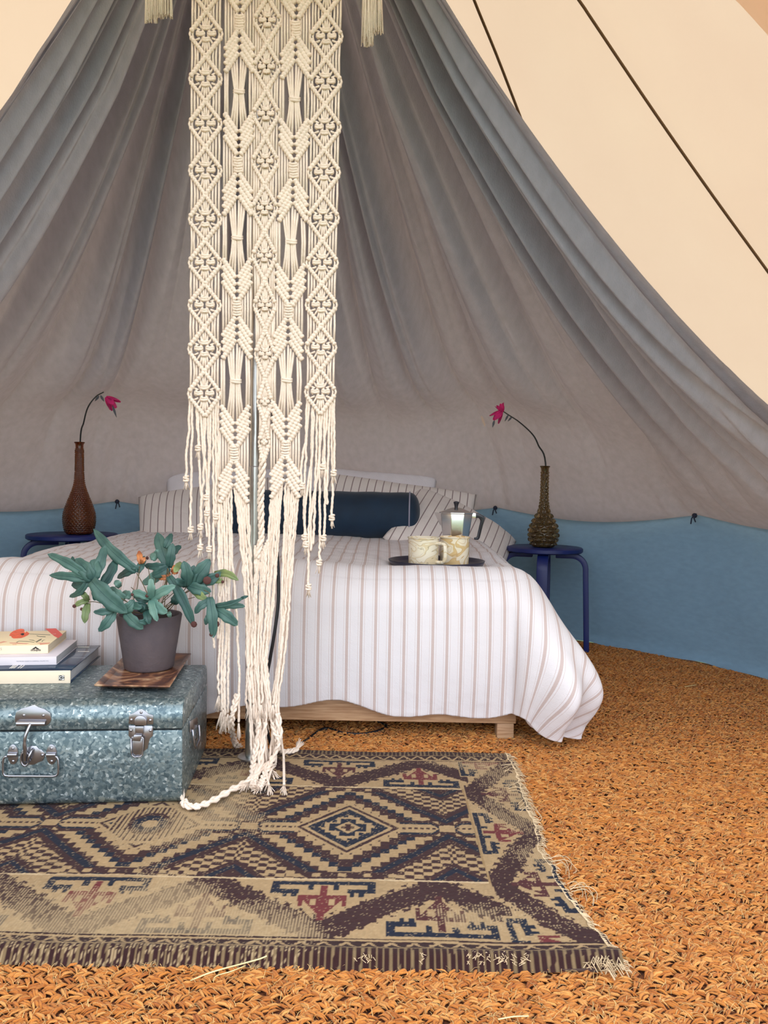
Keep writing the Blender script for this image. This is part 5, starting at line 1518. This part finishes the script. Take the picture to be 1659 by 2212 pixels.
frond([((850, 660), (850, 485), 66), ((845, 655), (1055, 545), 82, -.03), ((850, 660), (985, 770), 92), ((850, 660), (905, 838), 66, .04)], 'p', -.085, -.10, [(850, 658, -.085), (900, 720, -.05), (890, 780, 0)])
frond([((1000, 400), (905, 112), 112, -.03), ((990, 330), (1098, 222), 66), ((965, 240), (1022, 122), 62), ((995, 390), (798, 382), 70, -.04), ((1000, 395), (860, 470), 92), ((1000, 400), (1030, 200), 80)], 'g', .03, .05, [(1000, 400, .03), (975, 560, .02), (930, 740, 0)], ((822, 322, 14),))
frond([((900, 330), (850, 290), 66), ((990, 400), (780, 535), 88), ((930, 270), (880, 300), 60)], 'p', .045, .05, [(900, 440, .04), (850, 700, 0)])
frond([((1000, 470), (1205, 885), 86, -.03)], 'd', -.05, -.07, [(1000, 470, -.05), (985, 420, -.02), (960, 740, 0)], ((1202, 862, 26),))
frond([((1140, 560), (1120, 345), 100), ((1150, 550), (1205, 380), 86), ((1150, 540), (1335, 330), 122, .04), ((1200, 500), (1430, 440), 96), ((1150, 545), (1345, 595), 96, .04), ((1130, 540), (1055, 492), 66)], 'g', -.05, -.06, [(1140, 560, -.02), (1080, 640, -.01), (960, 760, 0)], ((1392, 465, 18),))
frond([((1360, 450), (1568, 505), 62, -.14), ((1270, 480), (1448, 516), 70), ((1180, 560), (1318, 668), 66, .05), ((1100, 360), (1040, 440), 56)], 'y', -.03, -.07, [(1180, 580, -.03), (1060, 660, 0), (960, 770, 0)], ((1310, 505, 34), (1436, 516, 13)))
frond([((1330, 640), (1362, 975), 88), ((1330, 670), (1208, 775), 66, .10), ((1370, 735), (1560, 870), 96, -.03), ((1390, 720), (1620, 715), 62), ((1370, 710), (1600, 650), 44, .06), ((1340, 780), (1296, 866), 52)], 'g', -.09, -.10, [(1325, 640, -.09), (1318, 600, -.08), (1180, 570, -.04), (960, 760, 0)], ((1385, 860, 26), (1345, 945, 18)))
frond([((1580, 655), (1645, 632), 26)], 'd', -.09, -.10, [(1585, 652, -.09), (1400, 720, -.09)])
frond([((345, 670), (222, 722), 46, .1), ((340, 690), (312, 855), 66, .04), ((345, 670), (282, 590), 52)], 'y', -.03, -.04, [(345, 680, -.03), (430, 685, -.03), (760, 770, 0)], ((228, 714, 16), (288, 738, 14)))
frond([((985, 478), (905, 480), 44), ((985, 480), (1000, 430), 40)], 'o', .02, .03, [(980, 480, .02), (940, 640, .01)])
frond([((1025, 440), (1050, 378), 42), ((1025, 440), (1075, 440), 34)], 'o', .02, .03, [(1025, 440, .02), (980, 640, .01)])
frond([((770, 370), (755, 262), 52), ((770, 365), (805, 315), 40)], 'o', .02, .03, [(760, 390, .02), (740, 560, .01), (700, 690, 0)])
frond([((640, 660), (520, 560), 84), ((600, 560), (560, 505), 60), ((690, 640), (620, 600), 70), ((560, 640), (480, 560), 60)], 'p', -.005, .01, [(620, 650, -.005), (780, 770, 0)])
frond([((830, 730), (690, 700), 60), ((820, 740), (840, 860), 70, .05), ((850, 830), (752, 840), 50), ((720, 620), (830, 680), 74), ((760, 760), (800, 690), 60), ((690, 690), (780, 730), 60)], 'd', -.07, -.085, [(820, 740, -.07), (850, 780, -.02)], ((700, 620, 12),))
frond([((700, 600), (840, 660), 66, -.08), ((800, 620), (830, 660), 40)], 'p', -.08, -.09, [(830, 660, -.085), (860, 770, -.02)], ((820, 630, 14),))
frond([((1040, 700), (1060, 620), 70)], 'd', -.01, .01, [(1040, 700, -.01), (980, 770, 0)])
frond([((930, 590), (1000, 560), 44)], 'p', .0, .01, [(930, 590, 0), (900, 770, 0)])
frond([((1000, 760), (1010, 806), 40)], 'p', -.07, -.08, [(1000, 760, -.07), (960, 780, -.03)])
sg = Geo()
for (x, y, d_) in ((690, 560, .02), (830, 400, .02), (640, 600, 0), (1090, 560, 0), (1170, 590, -.01), (1120, 640, -.02), (980, 500, .02), (560, 700, -.02), (1140, 660, -.02), (1210, 640, .01), (720, 590, .02), (1000, 620, .0)):
    P = [at(*F4(850 + (x - 850) * .25 + rng.normal(0, 20), 775), PY + rng.normal(0, .02)), at(*F4((x + 880) / 2, y * .5 + 370), PY + d_ * .5), at(*F4(x, y), PY + d_)]
    sg.tube(catmull(P, 10), .0009, 4)
o = build('bare_stalks', sg, M_fst, pt, sharp=0, world=True)

# ================================================================== STRAWS
M_straw = mat('dry_straw', lin(232, 220, 160), .7)
def straw(label, pts, r):
    g = Geo(); g.tube(catmull([fl(*p) for p in pts], 14), r, 5)
    return tag(build('straw', g, M_straw, sharp=0), label, 'straw', 'loose straws on the floor')
straw('long pale straw lying across the near border of the rug', [(412, 2118, .010), (460, 2099, .026), (530, 2080, .0165), (570, 2068, .0165), (606, 2048, .018)], .0011)
straw('short curled straw at the near edge of the rug beside the long straw', [(460, 2119, .010), (468, 2108, .020), (500, 2098, .028), (530, 2086, .0175)], .0007)
straw('short pale straw on the coir near the rug edge facing the doorway', [(1076, 2202, .010), (1110, 2196, .012), (1142, 2195, .010)], .0009)
straw('tiny pale straw on the coir between the duvet and the blue wall', [(1480, 1484, .009), (1492, 1481, .010), (1504, 1480, .009)], .0009)
